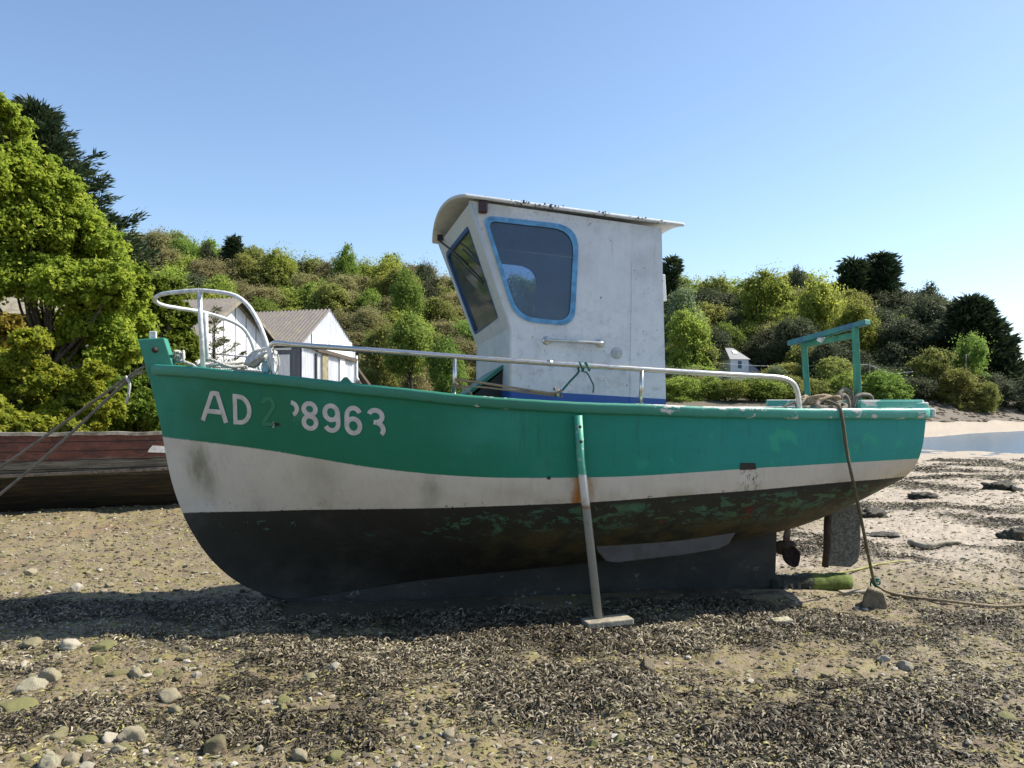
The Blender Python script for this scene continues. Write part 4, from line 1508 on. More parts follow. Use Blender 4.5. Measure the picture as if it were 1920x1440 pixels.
rope('lashing', [gw(854, 712, .03), gw(905, 718, .04), gw(980, 730, .04), gw(1042, 739, .03)], .0095, MAT['rope_tan'], 'upper tan cord stretched from the first rail post to the belaying pin', 'cord', 4)
rope('lashing', [gw(856, 724, .03), gw(905, 726, .04), gw(980, 735, .045), gw(1042, 742, .035)], .007, MAT['rope_tan'], 'lower tan cord stretched from the first rail post to the belaying pin', 'cord', 4)
q = gw(1046, 738, .03)
pts = [q + Vector((.03 * math.cos(a), .03 * math.sin(a), -.02 + .006 * a)) for a in [i * .8 for i in range(14)]]
rope('lashing', pts, .008, MAT['rope_tan'], 'tan cord knotted round the belaying pin on the gunwale', 'cord', 3)
q = gw(853, 728, .04)
pts = [q + Vector((.026 * math.cos(a), .026 * math.sin(a), .004 * a)) for a in [i * .9 for i in range(10)]] + [q + Vector((.10, -.03, -.02)), q + Vector((.13, -.04, -.055))]
rope('lashing', pts, .007, MAT['rope_tan'], 'tan cord knotted round the foot of the first rail post', 'cord', 3)
a = gw(1089, 687, .05)
pts = [gw(1050, 737, .04), gw(1068, 716, .045), a + Vector((-.02, -.015, -.045))] + [a + Vector((.012 * i - .02, .03 * math.cos(i * 1.6), .03 * math.sin(i * 1.6))) for i in range(9)]
rope('tie_line', pts, .0085, MAT['rope_green'], 'dark green line tied from the belaying pin up to the guard rail', 'line', 4)
rope('tie_line', [a + Vector((0, -.02, -.035)), gw(1100, 699, .03), gw(1108, 712, .03), gw(1113, 725, .03), gw(1112, 736, .03)], .006, MAT['rope_green'], 'teal frayed rope end hanging from the guard rail knot', 'line', 5)
# bow gear
pts = []
rng = random.Random(3)
for kx in range(16):
    a = kx * .95
    p = Vector(L(405, 691, -.12)); pts.append(W(p + Vector((.16 * math.cos(a) + .006 * kx, .13 * math.sin(a), .01 + .035 * (kx % 4) * .5))))
rope('rope_coil', pts, .014, MAT['rope_white'], 'coil of off-white rope lying on the foredeck behind the pulpit posts', 'rope', 6)
rope('bow_rope', [W(L(327, 668, 0)), W(L(340, 676, .02)), W(L(360, 684, 0)), W(L(378, 692, -.05)), W(L(450, 694, -.1)), W(L(520, 700, -.2))], .013, MAT['rope_white'], 'off-white rope leading aft from the stem head along the foredeck', 'rope', 6)
pts = [W(Vector(L(335, 668, .0)) + Vector((rng.uniform(-.05, .06), rng.uniform(-.06, .06), rng.uniform(-.06, .05)))) for _ in range(16)]
rope('rope_knot', pts, .010, MAT['rope_white'], 'bulky pale rope knot wedged behind the stem head', 'rope', 5)


def crumple(name, ctr, size, mat, label, cat, seed, stretch=None):
    bm = bmesh.new(); bmesh.ops.create_icosphere(bm, subdivisions=4, radius=1)
    r_ = random.Random(seed); of = [r_.uniform(0, 50) for _ in range(3)]
    from mathutils import noise as mn
    for v in bm.verts:
        n = mn.noise(v.co * 1.6 + Vector(of)) * .45 + abs(mn.noise(v.co * 4 + Vector(of))) * .45
        v.co *= .75 + n
        v.co = Vector((v.co.x * size[0], v.co.y * size[1], v.co.z * size[2]))
        if stretch is not None:
            v.co.rotate(stretch)
    me = bpy.data.meshes.new(name); bm.to_mesh(me); bm.free()
    me.materials.append(mat)
    me.polygons.foreach_set('use_smooth', [True] * len(me.polygons))
    o = link(name, me, None, ctr)
    return tag(o, label, cat)


crumple('tied_sheet', W(L(484, 670, -.50)), (.13, .06, .055), MAT['cloth'], 'grey-white plastic sheet bundled round the aft leg of the pulpit', 'plastic sheet', 21, Matrix.Rotation(R(-38), 3, 'Y'))
crumple('hanging_rag', W(L(511, 678, -.55)), (.04, .035, .10), MAT['cloth'], 'white rag hanging where the guard rail meets the pulpit', 'rag', 33)
crumple('plastic_bottle', W(L(502, 690, -.50)), (.045, .04, .07), MAT['cloth_blue'], 'pale blue crushed plastic container under the pulpit leg', 'container', 41)
rope('thin_cord', [W(L(520, 664, -.58)), W(L(524, 680, -.60)), W(L(521, 692, -.62)), W(L(516, 702, -.62))], .006, MAT['rope_white'], 'thin white cord dangling beside the rag at the pulpit', 'cord', 5)

# ================================================================== things on the shore
from mathutils import noise as mn


def rock_mesh(seed, flat=.6, rough=.28, sub=4):
    bm = bmesh.new(); bmesh.ops.create_icosphere(bm, subdivisions=sub, radius=1)
    r_ = random.Random(seed)
    planes = [(Vector((r_.gauss(0, 1), r_.gauss(0, 1), r_.gauss(0, 1))).normalized(), r_.uniform(.48, .88)) for _ in range(15)]
    of = Vector((seed * 3.7, seed * 1.3, seed * 7.1))
    for v in bm.verts:
        d = v.co.normalized(); rr = 1.0
        for pn, pd in planes:
            c = d.dot(pn)
            if c > .05:
                rr = min(rr, pd / c)
        rr *= 1 + rough * .30 * mn.noise(d * 2 + of) + .05 * mn.noise(d * 6 + of) + .035 * mn.noise(d * 15 + of)
        v.co = Vector((d.x * rr, d.y * rr, d.z * rr * flat))
    me = bpy.data.meshes.new('rock'); bm.to_mesh(me); bm.free()
    me.polygons.foreach_set('use_smooth', [True] * len(me.polygons))
    return me


ROCKM = {}
for mk in 'abcd':
    ROCKM[mk] = []
    for k in range(4):
        me = rock_mesh(k + 10 * 'abcd'.index(mk), .55 + .1 * k)
        me.materials.append(MAT['rock_' + mk]); ROCKM[mk].append(me)

# photo x, y of the foot, width in pixels, material, label
ROCKS = [
    (22, 1338, 74, 'c', 'big buff boulder with green top at the left edge of the picture, the largest rock'),
    (52, 1302, 62, 'b', 'pale angular rock behind the big boulder at the left edge'),
    (57, 1228, 46, 'a', 'buff stone in the upper left of the foreground, left of the flat pale stone'),
    (123, 1234, 46, 'b', 'flat pale stone between two others just below the bow shadow'),
    (192, 1232, 50, 'c', 'bright mossy green stone just below the bow shadow'),
    (94, 1283, 46, 'a', 'grey veined stone right of the pale angular rock at far left'),
    (45, 1262, 34, 'b', 'small pale stone between the upper stones and the angular rock'),
    (182, 1255, 30, 'c', 'small greenish stone under the bright mossy stone'),
    (214, 1272, 40, 'd', 'dark brown stone left of a lighter twin, below the mossy stone'),
    (248, 1271, 36, 'a', 'light stone touching the dark brown one below the mossy stone'),
    (315, 1321, 44, 'a', 'rounded buff stone standing alone in the left foreground among weed'),
    (325, 1347, 36, 'a', 'buff wedge of stone just below the rounded lone stone'),
    (110, 1388, 46, 'a', 'buff stone half sunk in mud near the lower left corner, left of the green one'),
    (157, 1403, 40, 'c', 'low green stone in front of the white one, lower left'),
    (199, 1396, 46, 'b', 'whitish flat stone in the lower left, left of the tall lump'),
    (247, 1394, 56, 'a', 'tall buff lump of stone in the lower left, right of the whitish flat one'),
    (132, 1437, 52, 'a', 'buff stone cut by the bottom edge of the picture, lower left'),
    (82, 1443, 60, 'b', 'pale flat stone cut by the bottom edge left of the buff one'),
    (396, 1428, 74, 'd', 'dark olive boulder with weed on it near the bottom edge, left of centre'),
    (370, 1384, 50, 'd', 'dark grey stone behind the olive boulder'),
    (545, 1216, 40, 'd', 'brown upright stone at the edge of the boat shadow'),
    (420, 1330, 34, 'a', 'buff stone next to the big tuft of weed'),
    (580, 1285, 34, 'a', 'buff stone in the middle left foreground with another to its right'),
    (628, 1270, 36, 'b', 'pale oval stone left of the flat whitish weed'),
    (848, 1290, 34, 'a', 'round buff stone sitting in the weed below the middle of the boat'),
    (842, 1394, 32, 'a', 'buff stone in the weed near the bottom edge, left of centre'),
    (930, 1378, 40, 'd', 'pointed brown stone wrapped in weed in the bottom middle'),
    (1112, 1416, 38, 'c', 'mossy yellow-green stone near the bottom edge, right of centre'),
    (1165, 1409, 46, 'a', 'buff stone right of the mossy yellow-green one at the bottom'),
    (1376, 1376, 34, 'd', 'dark brown cube-like stone alone in the lower right weed'),
    (1216, 1270, 42, 'd', 'black weed-covered stone on the reddish mud right of centre'),
    (1188, 1276, 26, 'd', 'small brown stone left of the black weed-covered one'),
    (1010, 1397, 24, 'b', 'small white shell-like stone in the bottom middle'),
    (596, 1350, 30, 'd', 'dark stone in the left foreground beside the largest tuft'),
    (54, 1090, 26, 'a', 'small stone on the mud left of the bow, the left one of two'),
    (141, 1122, 28, 'b', 'pale stone on the mud left of the bow, just above the shadow'),
    (55, 1017, 16, 'b', 'small pale stone far out on the mud between bow and wreck'),
    (1900, 1375, 44, 'c', 'greenish stone near the right edge of the foreground'),
    (1660, 1255, 30, 'b', 'pale flat stone right of the black weed heap'),
    (1700, 1262, 34, 'b', 'whitish slab near the pale flat stone in the right foreground'),
]
for i, (px, py, wpx, mk, lab) in enumerate(ROCKS):
    g = ground_at(px, py - 4)
    wm = wpx * g.y / 1500 * .55
    o = link('rock', ROCKM[mk][i % 4], None, (g.x, g.y + wm * .4, g.z + wm * .06))
    r_ = random.Random(i * 7 + 1)
    o.rotation_euler = (r_.uniform(-.25, .25), r_.uniform(-.25, .25), r_.uniform(0, 6.28))
    o.scale = (wm * r_.uniform(.95, 1.12), wm * r_.uniform(.8, 1.0), wm * r_.uniform(.85, 1.15))
    tag(o, lab, 'stone', 'larger stones on the shore')
r_ = random.Random(77)
n_small = 0
while n_small < 190:
    px = r_.uniform(-20, 1940) if r_.random() < .45 else r_.uniform(-20, 700); py = r_.uniform(985, 1440) if px < 330 else r_.uniform(1175, 1440)
    g = ground_at(px, py)
    wm = r_.uniform(.012, .034) * (1.5 if px < 700 else .8)
    mk = r_.choice('aaabbcd')
    o = link('pebble', ROCKM[mk][r_.randrange(4)], None, (g.x, g.y, g.z + wm * .15))
    o.rotation_euler = (r_.uniform(-.4, .4), r_.uniform(-.4, .4), r_.uniform(0, 6.28))
    o.scale = (wm, wm * r_.uniform(.6, 1), wm * r_.uniform(.7, 1.1))
    tag(o, 'small pebble scattered among mud and weed on the shore', 'pebble', 'small pebbles scattered over the shore')
    n_small += 1

# stone block by the stern rope, brick, planks, driftwood
g = ground_at(1643, 1143)
mb = MB(); bm_prof = [(-.095, 0), (.075, .0), (.10, .06), (.055, .165), (-.055, .18), (-.09, .09)]
mb.prism(bm_prof, lambda x, y: (x, -.07, y), lambda x, y: (x * .9 + .02, .09, y * .95))
o = mb.build('stone_block', MAT['rock_d'], None, bevel=.02); o.location = (g.x, g.y + .07, g.z - .02); o.rotation_euler = (0, R(6), R(-14))
tag(o, 'stump-like dark stone block on the shore under the stern rope', 'stone block')
g = ground_at(1468, 1178)
mb = MB(); mb.box((0, 0, .035), (.15, .09, .075)); o = mb.build('brick', MAT['rock_b'], None, bevel=.01)
o.location = (g.x, g.y + .03, g.z - .01); o.rotation_euler = (R(3), R(-3), R(9)); tag(o, 'pale brick lying alone on the shore below the propeller', 'brick')
g = ground_at(1612, 1106)
mb = MB(); mb.bar((-.17, 0, .02), (.17, .03, .03), .08, .022); o = mb.build('board', MAT['wood'], None, bevel=.004); o.location = g
tag(o, 'small bleached board beside the mossy keel end', 'board')


def stick(name, pts, r, mat, label, cat):
    g = [ground_at(*p) + Vector((0, 0, r * 1.2)) for p in pts]
    mb = MB(); sp = spline(g, 5); n = len(sp)
    mb.tube(sp, [r * (1.1 - .5 * i / n) * (1 + .12 * math.sin(i * 2.1)) for i in range(n)], 8)
    return tag(mb.build(name, mat, None, origin=sp[0]), label, cat)


stick('driftwood', [(1706, 1022), (1735, 1029), (1765, 1028), (1800, 1027)], .035, MAT['wood'], 'long bent driftwood branch lying on the pale sand right of the rudder', 'driftwood')
stick('reed_stem', [(1560, 1078), (1610, 1072), (1650, 1066), (1700, 1062)], .010, simple('straw_stem', (.42, .40, .12), .8), 'thin yellow reed stem lying behind the stern rope', 'reed stem')
stick('driftwood', [(1880, 916), (1900, 918), (1915, 924)], .06, MAT['wood'], 'short pale log beside the dark weed mound at the right edge', 'driftwood')

g = ground_at(1875, 838)
mb = MB(); mb.lathe([(.001, 0), (.20, .05), (.30, .22), (.28, .38), (.16, .52), (.06, .56), (.06, .64), (.001, .66)], (0, 0, 0), (0, 0, 1), 18)
bu = mb.build('mooring_buoy', simple('buoy_paint', (.55, .55, .58), .5, .2, 5, 0, 0, (.06, .06, .08)), None); bu.location = (g.x, g.y, g.z - .12); bu.rotation_euler = (.4, .3, 0); bu.scale = (.8,) * 3
tag(bu, 'small round mooring buoy aground at the edge of the water', 'buoy')

for px, py, wpx, hp, lab in ((1890, 918, 70, 26, 'dark weed-covered mound with a pale log at the right edge of the flats'), (1742, 938, 60, 14, 'low dark weed mound right of the transom'),
                             (1912, 1012, 60, 34, 'dark weed-covered mound at the right edge, level with the driftwood'), (1640, 968, 70, 22, 'weed mound showing just behind the rudder top'),
                             (1668, 1010, 90, 12, 'long low weed mound right of the hanging rope')):
    g = ground_at(px, py)
    wm = wpx * g.y / 1500 / 2
    o = crumple('weed_mound', (g.x, g.y + wm * .6, g.z), (wm, wm * .8, hp * .7 * g.y / 1500), None, lab, 'weed mound', px)
    m_ = MAT.get('weedm')
    if m_ is None:
        mm = M('weed_mass', .75); v = mm.pos(); n = mm.noise(14, v, 6, .7)
        mm.col(mm.mix(mm.ss(n, .35, .65), (.02, .018, .013), (.10, .09, .06))); mm.bump(n, 1.0, .08); m_ = MAT['weedm'] = mm.m
    o.data.materials.clear(); o.data.materials.append(m_)


# ------------------------------------------------------------------ seaweed
def build_weed():
    rng = np.random.default_rng(12)
    N = 900000
    y = 2.6 * (34 / 2.6) ** rng.random(N)
    r = rng.uniform(-.78, .78, N)
    x = r * (y + .3)
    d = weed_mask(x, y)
    # real density falls off as the picture does: keep more near the camera
    keep = rng.random(N) < sstep(.05, 1.0, d) ** 1.2 * (.85 + .1 * (y > 9)) + .05
    # nothing under the hull itself
    bs = BC * x + BS_ * (y - BOAT_Y); bt_ = -BS_ * x + BC * (y - BOAT_Y)
    keep &= ~((np.abs(bt_) < .5) & (bs > -1.9) & (bs < 2.4))
    left = (x < -1.6) & (y > 6.4)
    keep &= ~(left & (rng.random(N) < .35))
    x = x[keep]; y = y[keep]; d = d[keep]
    n = len(x)
    clump = fbm(x * 2.2, y * 2.2, 91, 2)
    head = clump * 7 + rng.normal(0, .9, n)
    far = np.clip(y / 6, 1, 5)
    Lg = rng.uniform(.012, .043, n) * far ** .75 * (1 + .5 * sstep(.6, 1, d))
    wd = rng.uniform(.0022, .0058, n) * far ** .7
    arc = rng.uniform(.05, .38, n) * (.5 + .8 * sstep(.4, .9, d))
    roll = rng.normal(0, .7, n)
    z0 = g_base(x, y) + g_near(x, y) + .018 * sstep(.35, .7, d) * (1 - sstep(14, 30, y)) + rng.uniform(0, .018, n) * sstep(.35, .9, d) * far ** .5
    ts = np.array([0, .33, .67, 1.0])
    bend = rng.normal(0, .8, n)
    V = np.zeros((n, 8, 3), np.float32)
    for i, t in enumerate(ts):
        a = head + bend * t
        cx = x + np.cos(head + bend * t * .5) * Lg * t; cy = y + np.sin(head + bend * t * .5) * Lg * t
        cz = z0 + Lg * arc * np.sin(np.pi * (.15 + .8 * t)) * 1.2 + .002
        ww = wd * (.55, 1.0, .95, .45)[i]
        px_, py_ = -np.sin(a), np.cos(a)
        for j, s in enumerate((-1, 1)):
            V[:, 2 * i + j, 0] = cx + s * px_ * ww * np.cos(roll)
            V[:, 2 * i + j, 1] = cy + s * py_ * ww * np.cos(roll)
            V[:, 2 * i + j, 2] = cz + s * ww * np.sin(roll)
    b = np.arange(n)[:, None] * 8
    F = np.concatenate([np.stack([b[:, 0] + k, b[:, 0] + k + 1, b[:, 0] + k + 3, b[:, 0] + k + 2], -1)[:, None] for k in (0, 2, 4)], 1).reshape(-1, 4)
    tint = np.clip(rng.random(n) * .65 + .25 * (fbm(x * .8, y * .8, 95, 2) + .4), 0, .88)
    tint = np.where((rng.random(n) < .10 + .35 * (1 - sstep(.1, .5, d))) & (d < .75), .91 + .09 * rng.random(n), tint)
    tint = np.repeat(tint, 3)
    m = M('seaweed', .6)
    ti = m.attr('tint')
    c = m.ramp(ti, [(0, (.018, .013, .008)), (.25, (.055, .043, .025)), (.45, (.12, .098, .06)), (.66, (.22, .185, .12)), (.88, (.38, .335, .245)), (.92, (.20, .18, .055)), (1, (.28, .25, .085))])
    m.col(c); m.b.inputs['Specular IOR Level'].default_value = .3
    me = mesh_np('seaweed', V.reshape(-1, 3), F, m.m, True, None, {'tint': tint})
    kind(link('seaweed', me), 'stuff')
    print('fronds', n)


build_weed()


def build_gravel():
    rng = np.random.default_rng(5)
    N = 42000
    y = 2.6 * (15 / 2.6) ** rng.random(N); x = rng.uniform(-.76, .76, N) * (y + .3)
    keep = rng.random(N) < (.30 + .5 * (x < -.3) * 1.0 + .25 * sstep(.4, .0, weed_mask(x, y)))
    keep &= rng.random(N) < (1 - .8 * sand_mask(x, y))
    x, y = x[keep], y[keep]; n = len(x)
    ph = (1 + 5 ** .5) / 2
    iv = np.array([(-1, ph, 0), (1, ph, 0), (-1, -ph, 0), (1, -ph, 0), (0, -1, ph), (0, 1, ph), (0, -1, -ph), (0, 1, -ph), (ph, 0, -1), (ph, 0, 1), (-ph, 0, -1), (-ph, 0, 1)]) / 1.9
    it = np.array([(0, 11, 5), (0, 5, 1), (0, 1, 7), (0, 7, 10), (0, 10, 11), (1, 5, 9), (5, 11, 4), (11, 10, 2), (10, 7, 6), (7, 1, 8), (3, 9, 4), (3, 4, 2), (3, 2, 6), (3, 6, 8), (3, 8, 9), (4, 9, 5), (2, 4, 11), (6, 2, 10), (8, 6, 7), (9, 8, 1)])
    size = .0035 + .011 * rng.random(n) ** 3 * (1 + .12 * y)
    V = iv[None] * (1 + rng.uniform(-.25, .25, (n, 12, 1)))
    ca, sa = np.cos(rng.uniform(0, 6.28, n)), np.sin(rng.uniform(0, 6.28, n))
    sx, sy, sz = rng.uniform(.8, 1.5, n), rng.uniform(.7, 1.1, n), rng.uniform(.45, .8, n)
    vx = V[:, :, 0] * sx[:, None]; vy = V[:, :, 1] * sy[:, None]; vz = V[:, :, 2] * sz[:, None]
    X = (vx * ca[:, None] - vy * sa[:, None]) * size[:, None] + x[:, None]
    Y = (vx * sa[:, None] + vy * ca[:, None]) * size[:, None] + y[:, None]
    Z = vz * size[:, None] + (g_base(x, y) + g_near(x, y) + size * .25)[:, None]
    F = (it[None] + np.arange(n)[:, None, None] * 12).reshape(-1, 3)
    m = M('grit', .9); ti = m.attr('tint')
    m.col(m.ramp(ti, [(0, (.05, .04, .027)), (.35, (.145, .12, .075)), (.6, (.19, .175, .085)), (.85, (.25, .22, .165)), (1, (.38, .35, .3))]))
    me = mesh_np('gravel', np.stack([X, Y, Z], -1).reshape(-1, 3), F, m.m, False, None, {'tint': np.repeat(rng.random(n), 20)})
    kind(link('gravel', me), 'stuff')


build_gravel()


def build_shore_rubble():
    r_ = np.random.default_rng(8)
    me = rock_mesh(3, .7, .3, 2)
    base = np.array([v.co[:] for v in me.vertices]); fc = np.array([p.vertices[:] for p in me.polygons])
    n = 800
    rb = r_.uniform(.40, .82, n); y = r_.uniform(72.0, 85, n) + .6 * np.clip((rb - .52) * 95, -10, 40); x = rb * y
    z = g_base(x, y); sz = r_.uniform(.10, .50, n) ** 1.2
    a = r_.uniform(0, 6.28, n)
    bx = base[None, :, 0] * np.cos(a)[:, None] - base[None, :, 1] * np.sin(a)[:, None]
    by = base[None, :, 0] * np.sin(a)[:, None] + base[None, :, 1] * np.cos(a)[:, None]
    V = np.stack([bx * sz[:, None] * 1.3 + x[:, None], by * sz[:, None] + y[:, None], base[None, :, 2] * sz[:, None] * .8 + z[:, None]], -1).reshape(-1, 3)
    F = (fc[None] + np.arange(n)[:, None, None] * len(base)).reshape(-1, 3)
    kind(link('shore_rubble', mesh_np('shore_rubble', V, F, MAT['rock_d'], False)), 'stuff')


build_shore_rubble()
# ================================================================== buildings
def frame(o_xy, ang, z):
    """returns (empty location, function local->world) for a building"""
    return (o_xy[0], o_xy[1], z)


def corr_wall(mb, x0, x1, zb, ztop, y, pitch=.16, amp=.028, dirv='x'):
    """corrugated sheet: ribs run vertically, ztop is a function of x"""
    n = int((x1 - x0) / (pitch / 2)); vs = []; fs = []
    for i in range(n + 1):
        x = x0 + (x1 - x0) * i / n
        off = amp if i % 2 else -amp
        if dirv == 'x':
            vs += [(x, y + off, zb), (x, y + off, ztop(x))]
        else:
            vs += [(y + off, x, zb), (y + off, x, ztop(x))]
    for i in range(n):
        fs.append((2 * i, 2 * i + 2, 2 * i + 3, 2 * i + 1))
    mb.add(vs, fs)


def corr_roof(mb, a0, a1, b0, b1, pitch=.22, amp=.03):
    """a0-a1 ridge edge, b0-b1 eave edge; ribs run from ridge to eave"""
    a0, a1, b0, b1 = map(Vector, (a0, a1, b0, b1))
    n = int((a1 - a0).length / (pitch / 2)); vs = []; fs = []
    nrm = (a1 - a0).cross(b0 - a0).normalized()
    if nrm.z < 0:
        nrm = -nrm
    for i in range(n + 1):
        f = i / n; off = nrm * (amp if i % 2 else -amp)
        vs += [a0.lerp(a1, f) + off, b0.lerp(b1, f) + off]
    for i in range(n):
        fs.append((2 * i, 2 * i + 2, 2 * i + 3, 2 * i + 1))
    mb.add(vs, fs)


MAT['corr_white'] = mk_corr('white_corrugated', (.72, .73, .75), (.54, .55, .58), (.36, .32, .28), .25)
MAT['corr_dark'] = mk_corr('shaded_wall_batten_sheet', (.11, .125, .155), (.085, .095, .12), (.1, .09, .08), .2)  # shade of the side walls put into this colour; the battens share it
MAT['roof_brown'] = mk_corr('brown_fibre_roof', (.20, .175, .155), (.145, .125, .11), (.27, .235, .12), .5)
MAT['plaster'] = mk_corr('white_boards', (.76, .76, .77), (.62, .62, .63), (.36, .34, .31), .3)
MAT['slate'] = simple('slate_roof', (.19, .195, .21), .5, .2, 9, .3)
MAT['trim_wood'] = simple('beige_bargeboard', (.27, .24, .18), .8, .2, 5)
MAT['dark_open'] = simple('dark_opening', (.012, .012, .014), .9, .1)
MAT['yellow_door'] = simple('ochre_boards', (.30, .26, .16), .8, .2, 4)
MAT['white_paint'] = simple('white_paint', (.78, .78, .78), .6, .08, 3)
MAT['sign_text'] = simple('pale_blue_lettering', (.40, .46, .55), .6, .1)
SH_ANG = math.atan2(.949, .316)


def text_mesh(body, size, name, mat, parent, mtx):
    cu = bpy.data.curves.new(name, 'FONT'); cu.body = body; cu.size = size; cu.extrude = .008
    to = bpy.data.objects.new(name + '_curve', cu); COL.objects.link(to)
    dg = bpy.context.evaluated_depsgraph_get()
    me = bpy.data.meshes.new_from_object(to.evaluated_get(dg))
    bpy.data.objects.remove(to); bpy.data.curves.remove(cu)
    me.materials.clear(); me.materials.append(mat)
    me.transform(mtx)
    o = link(name, me, parent)
    return o


def corrugated_shed():
    zb = 1.2
    root = empty('corrugated_shed', (-10.27, 39.0, 0), SH_ANG)
    tag(root, 'white corrugated metal shed with a brown roof and a lettered white sign', 'shed')
    wd = 5.27; ze = 4.47; zr = 6.40; ln = 4.9
    top = lambda x: ze + (zr - ze) * (1 - abs(x - wd / 2) / (wd / 2)) - .02
    mb = MB(); corr_wall(mb, 0, wd, zb, top, 0); mb.build('gable_wall', MAT['corr_white'], root, fixn=False)
    mb = MB(); corr_wall(mb, .05, ln, zb, lambda x: ze - .1, .0, .3, .012, 'y'); mb.build('side_wall', MAT['corr_dark'], root, fixn=False)
    mb = MB(); corr_wall(mb, .05, ln, zb, lambda x: ze - .1, wd, .3, .012, 'y'); mb.build('side_wall', MAT['corr_dark'], root, fixn=False)
    rf = MB()
    for s in (-1, 1):
        ex = wd / 2 + s * (wd / 2 + .22); ez = ze - (zr - ze) * .22 / (wd / 2)
        corr_roof(rf, (wd / 2, -.06, zr), (wd / 2, ln, zr), (ex, -.06, ez), (ex, ln, ez))
    rf.build('roof', MAT['roof_brown'], root, fixn=False)
    mb = MB()
    mb.bar((-.15, .1, ze - .12), (-.15, ln, ze - .12), .08, .14); mb.build('eave_beam', MAT['wood_dark'], root)
    mb = MB(); mb.box((-.03, 1.15, 2.9), (.05, 1.05, 2.0)); mb.build('side_door', MAT['plaster'], root)
    mb = MB(); mb.box((-.02, 1.5, 4.18), (.05, 1.9, .10)); mb.build('side_lintel', MAT['white_paint'], root)
    mb = MB()
    mb.prism([(.85, 4.28), (4.75, 3.98), (4.72, 4.78), (.85, 5.06)], lambda x, y: (x, -.085, y), lambda x, y: (x, -.045, y))
    sg = mb.build('sign', MAT['white_paint'], root)
    mtx = Matrix.Translation((1.75, -.09, 4.42)) @ Matrix.Rotation(R(4.2), 4, 'Y') @ Matrix.Rotation(R(90), 4, 'X')
    text_mesh('LOCH M', .52, 'lettering', MAT['sign_text'], sg, mtx)
    mb = MB(); mb.bar((.2, -.12, 4.33), (5.2, -.12, 3.86), .10, .13); mb.bar((1.2, -.16, 4.14), (5.0, -.16, 3.78), .06, .07); mb.build('door_track', MAT['wood_dark'], root)
    mb = MB(); mb.box((1.22, -.06, 2.6), (.16, .04, 2.8)); mb.build('door_gap', MAT['dark_open'], root)
    mb = MB(); mb.box((2.05, -.07, 2.55), (.55, .05, 2.9)); mb.build('boarded_door', MAT['yellow_door'], root)
    mb = MB(); mb.box((3.75, -.07, 2.5), (.5, .05, 2.8)); mb.build('door_leaf', MAT['white_paint'], root)
    mb = MB(); mb.tube([(5.25, -.08, 4.1), (5.25, -.1, 2.9), (5.2, -.25, 2.75)], .06, 8); mb.build('downpipe', MAT['corr_white'], root)
    # lean-to on the far side
    mb = MB(); mb.prism([(5.32, zb), (7.5, zb), (7.5, 2.35), (5.32, 3.75)], lambda x, y: (x, .6, y), lambda x, y: (x, .66, y)); lt = mb.build('lean_to_wall', MAT['white_paint'], root)
    mb = MB(); mb.box((6.2, .58, 2.3), (1.1, .03, .9)); mb.build('lean_to_door', MAT['yellow_door'], lt)
    rf = MB(); corr_roof(rf, (5.3, .3, 3.95), (5.3, 4.2, 3.95), (7.9, .3, 2.3), (7.9, 4.2, 2.3)); rf.build('lean_to_roof', MAT['roof_brown'], root, fixn=False)
    mb = MB(); mb.bar((5.3, .28, 3.88), (7.9, .28, 2.22), .05, .16); mb.build('bargeboard', MAT['wood_dark'], root)


def white_shed():
    zb = 1.2
    root = empty('white_shed', (-13.65, 34.5, 0), SH_ANG)
    tag(root, 'tall white gabled shed with brown corrugated roof partly behind the young pine', 'shed')
    wd = 5.30; ze = 4.62; zr = 6.36; ln = 8.0
    mb = MB(); mb.prism([(0, zb), (wd, zb), (wd, ze), (wd / 2, zr), (0, ze)], lambda x, y: (x, 0, y), lambda x, y: (x, .12, y)); wl = mb.build('gable_wall', MAT['plaster'], root)
    mb = MB()
    for x in (1.1, 1.85, 2.65, 3.45, 4.2):
        mb.bar((x, -.012, zb), (x, -.012, min(6.1, ze + (zr - ze) * (1 - abs(x - wd / 2) / (wd / 2)) - .15)), .03, .02, (0, 1, 0))
    mb.bar((.1, -.014, 3.75), (wd - .1, -.014, 3.7), .03, .03); mb.build('batten', MAT['corr_dark'], wl)
    mb = MB(); mb.box((4.2, -.03, 2.4), (.6, .04, 1.2)); mb.build('shutter', MAT['corr_white'], wl)
    for x in (0, wd):
        mb = MB(); mb.box((x, ln / 2, (zb + ze) / 2), (.1, ln - .3, ze - zb - .1)); mb.build('side_wall', MAT['plaster'], root)
    rf = MB()
    for s in (-1, 1):
        ex = wd / 2 + s * (wd / 2 + .35); ez = ze - (zr - ze) * .35 / (wd / 2)
        corr_roof(rf, (wd / 2, -.45, zr + .05), (wd / 2, ln, zr + .05), (ex, -.45, ez + .05), (ex, ln, ez + .05))
    rf.build('roof', MAT['roof_brown'], root, fixn=False)
    for s in (-1, 1):
        ex = wd / 2 + s * (wd / 2 + .35); ez = ze - (zr - ze) * .35 / (wd / 2)
        mb = MB(); mb.bar((wd / 2, -.42, zr - .06), (ex, -.42, ez - .06), .05, .16); mb.bar((wd / 2, -.06, zr - .16), (ex - s * .3, -.06, ez + .10), .07, .12)
        mb.build('bargeboard', MAT['trim_wood'], root)


corrugated_shed(); white_shed()

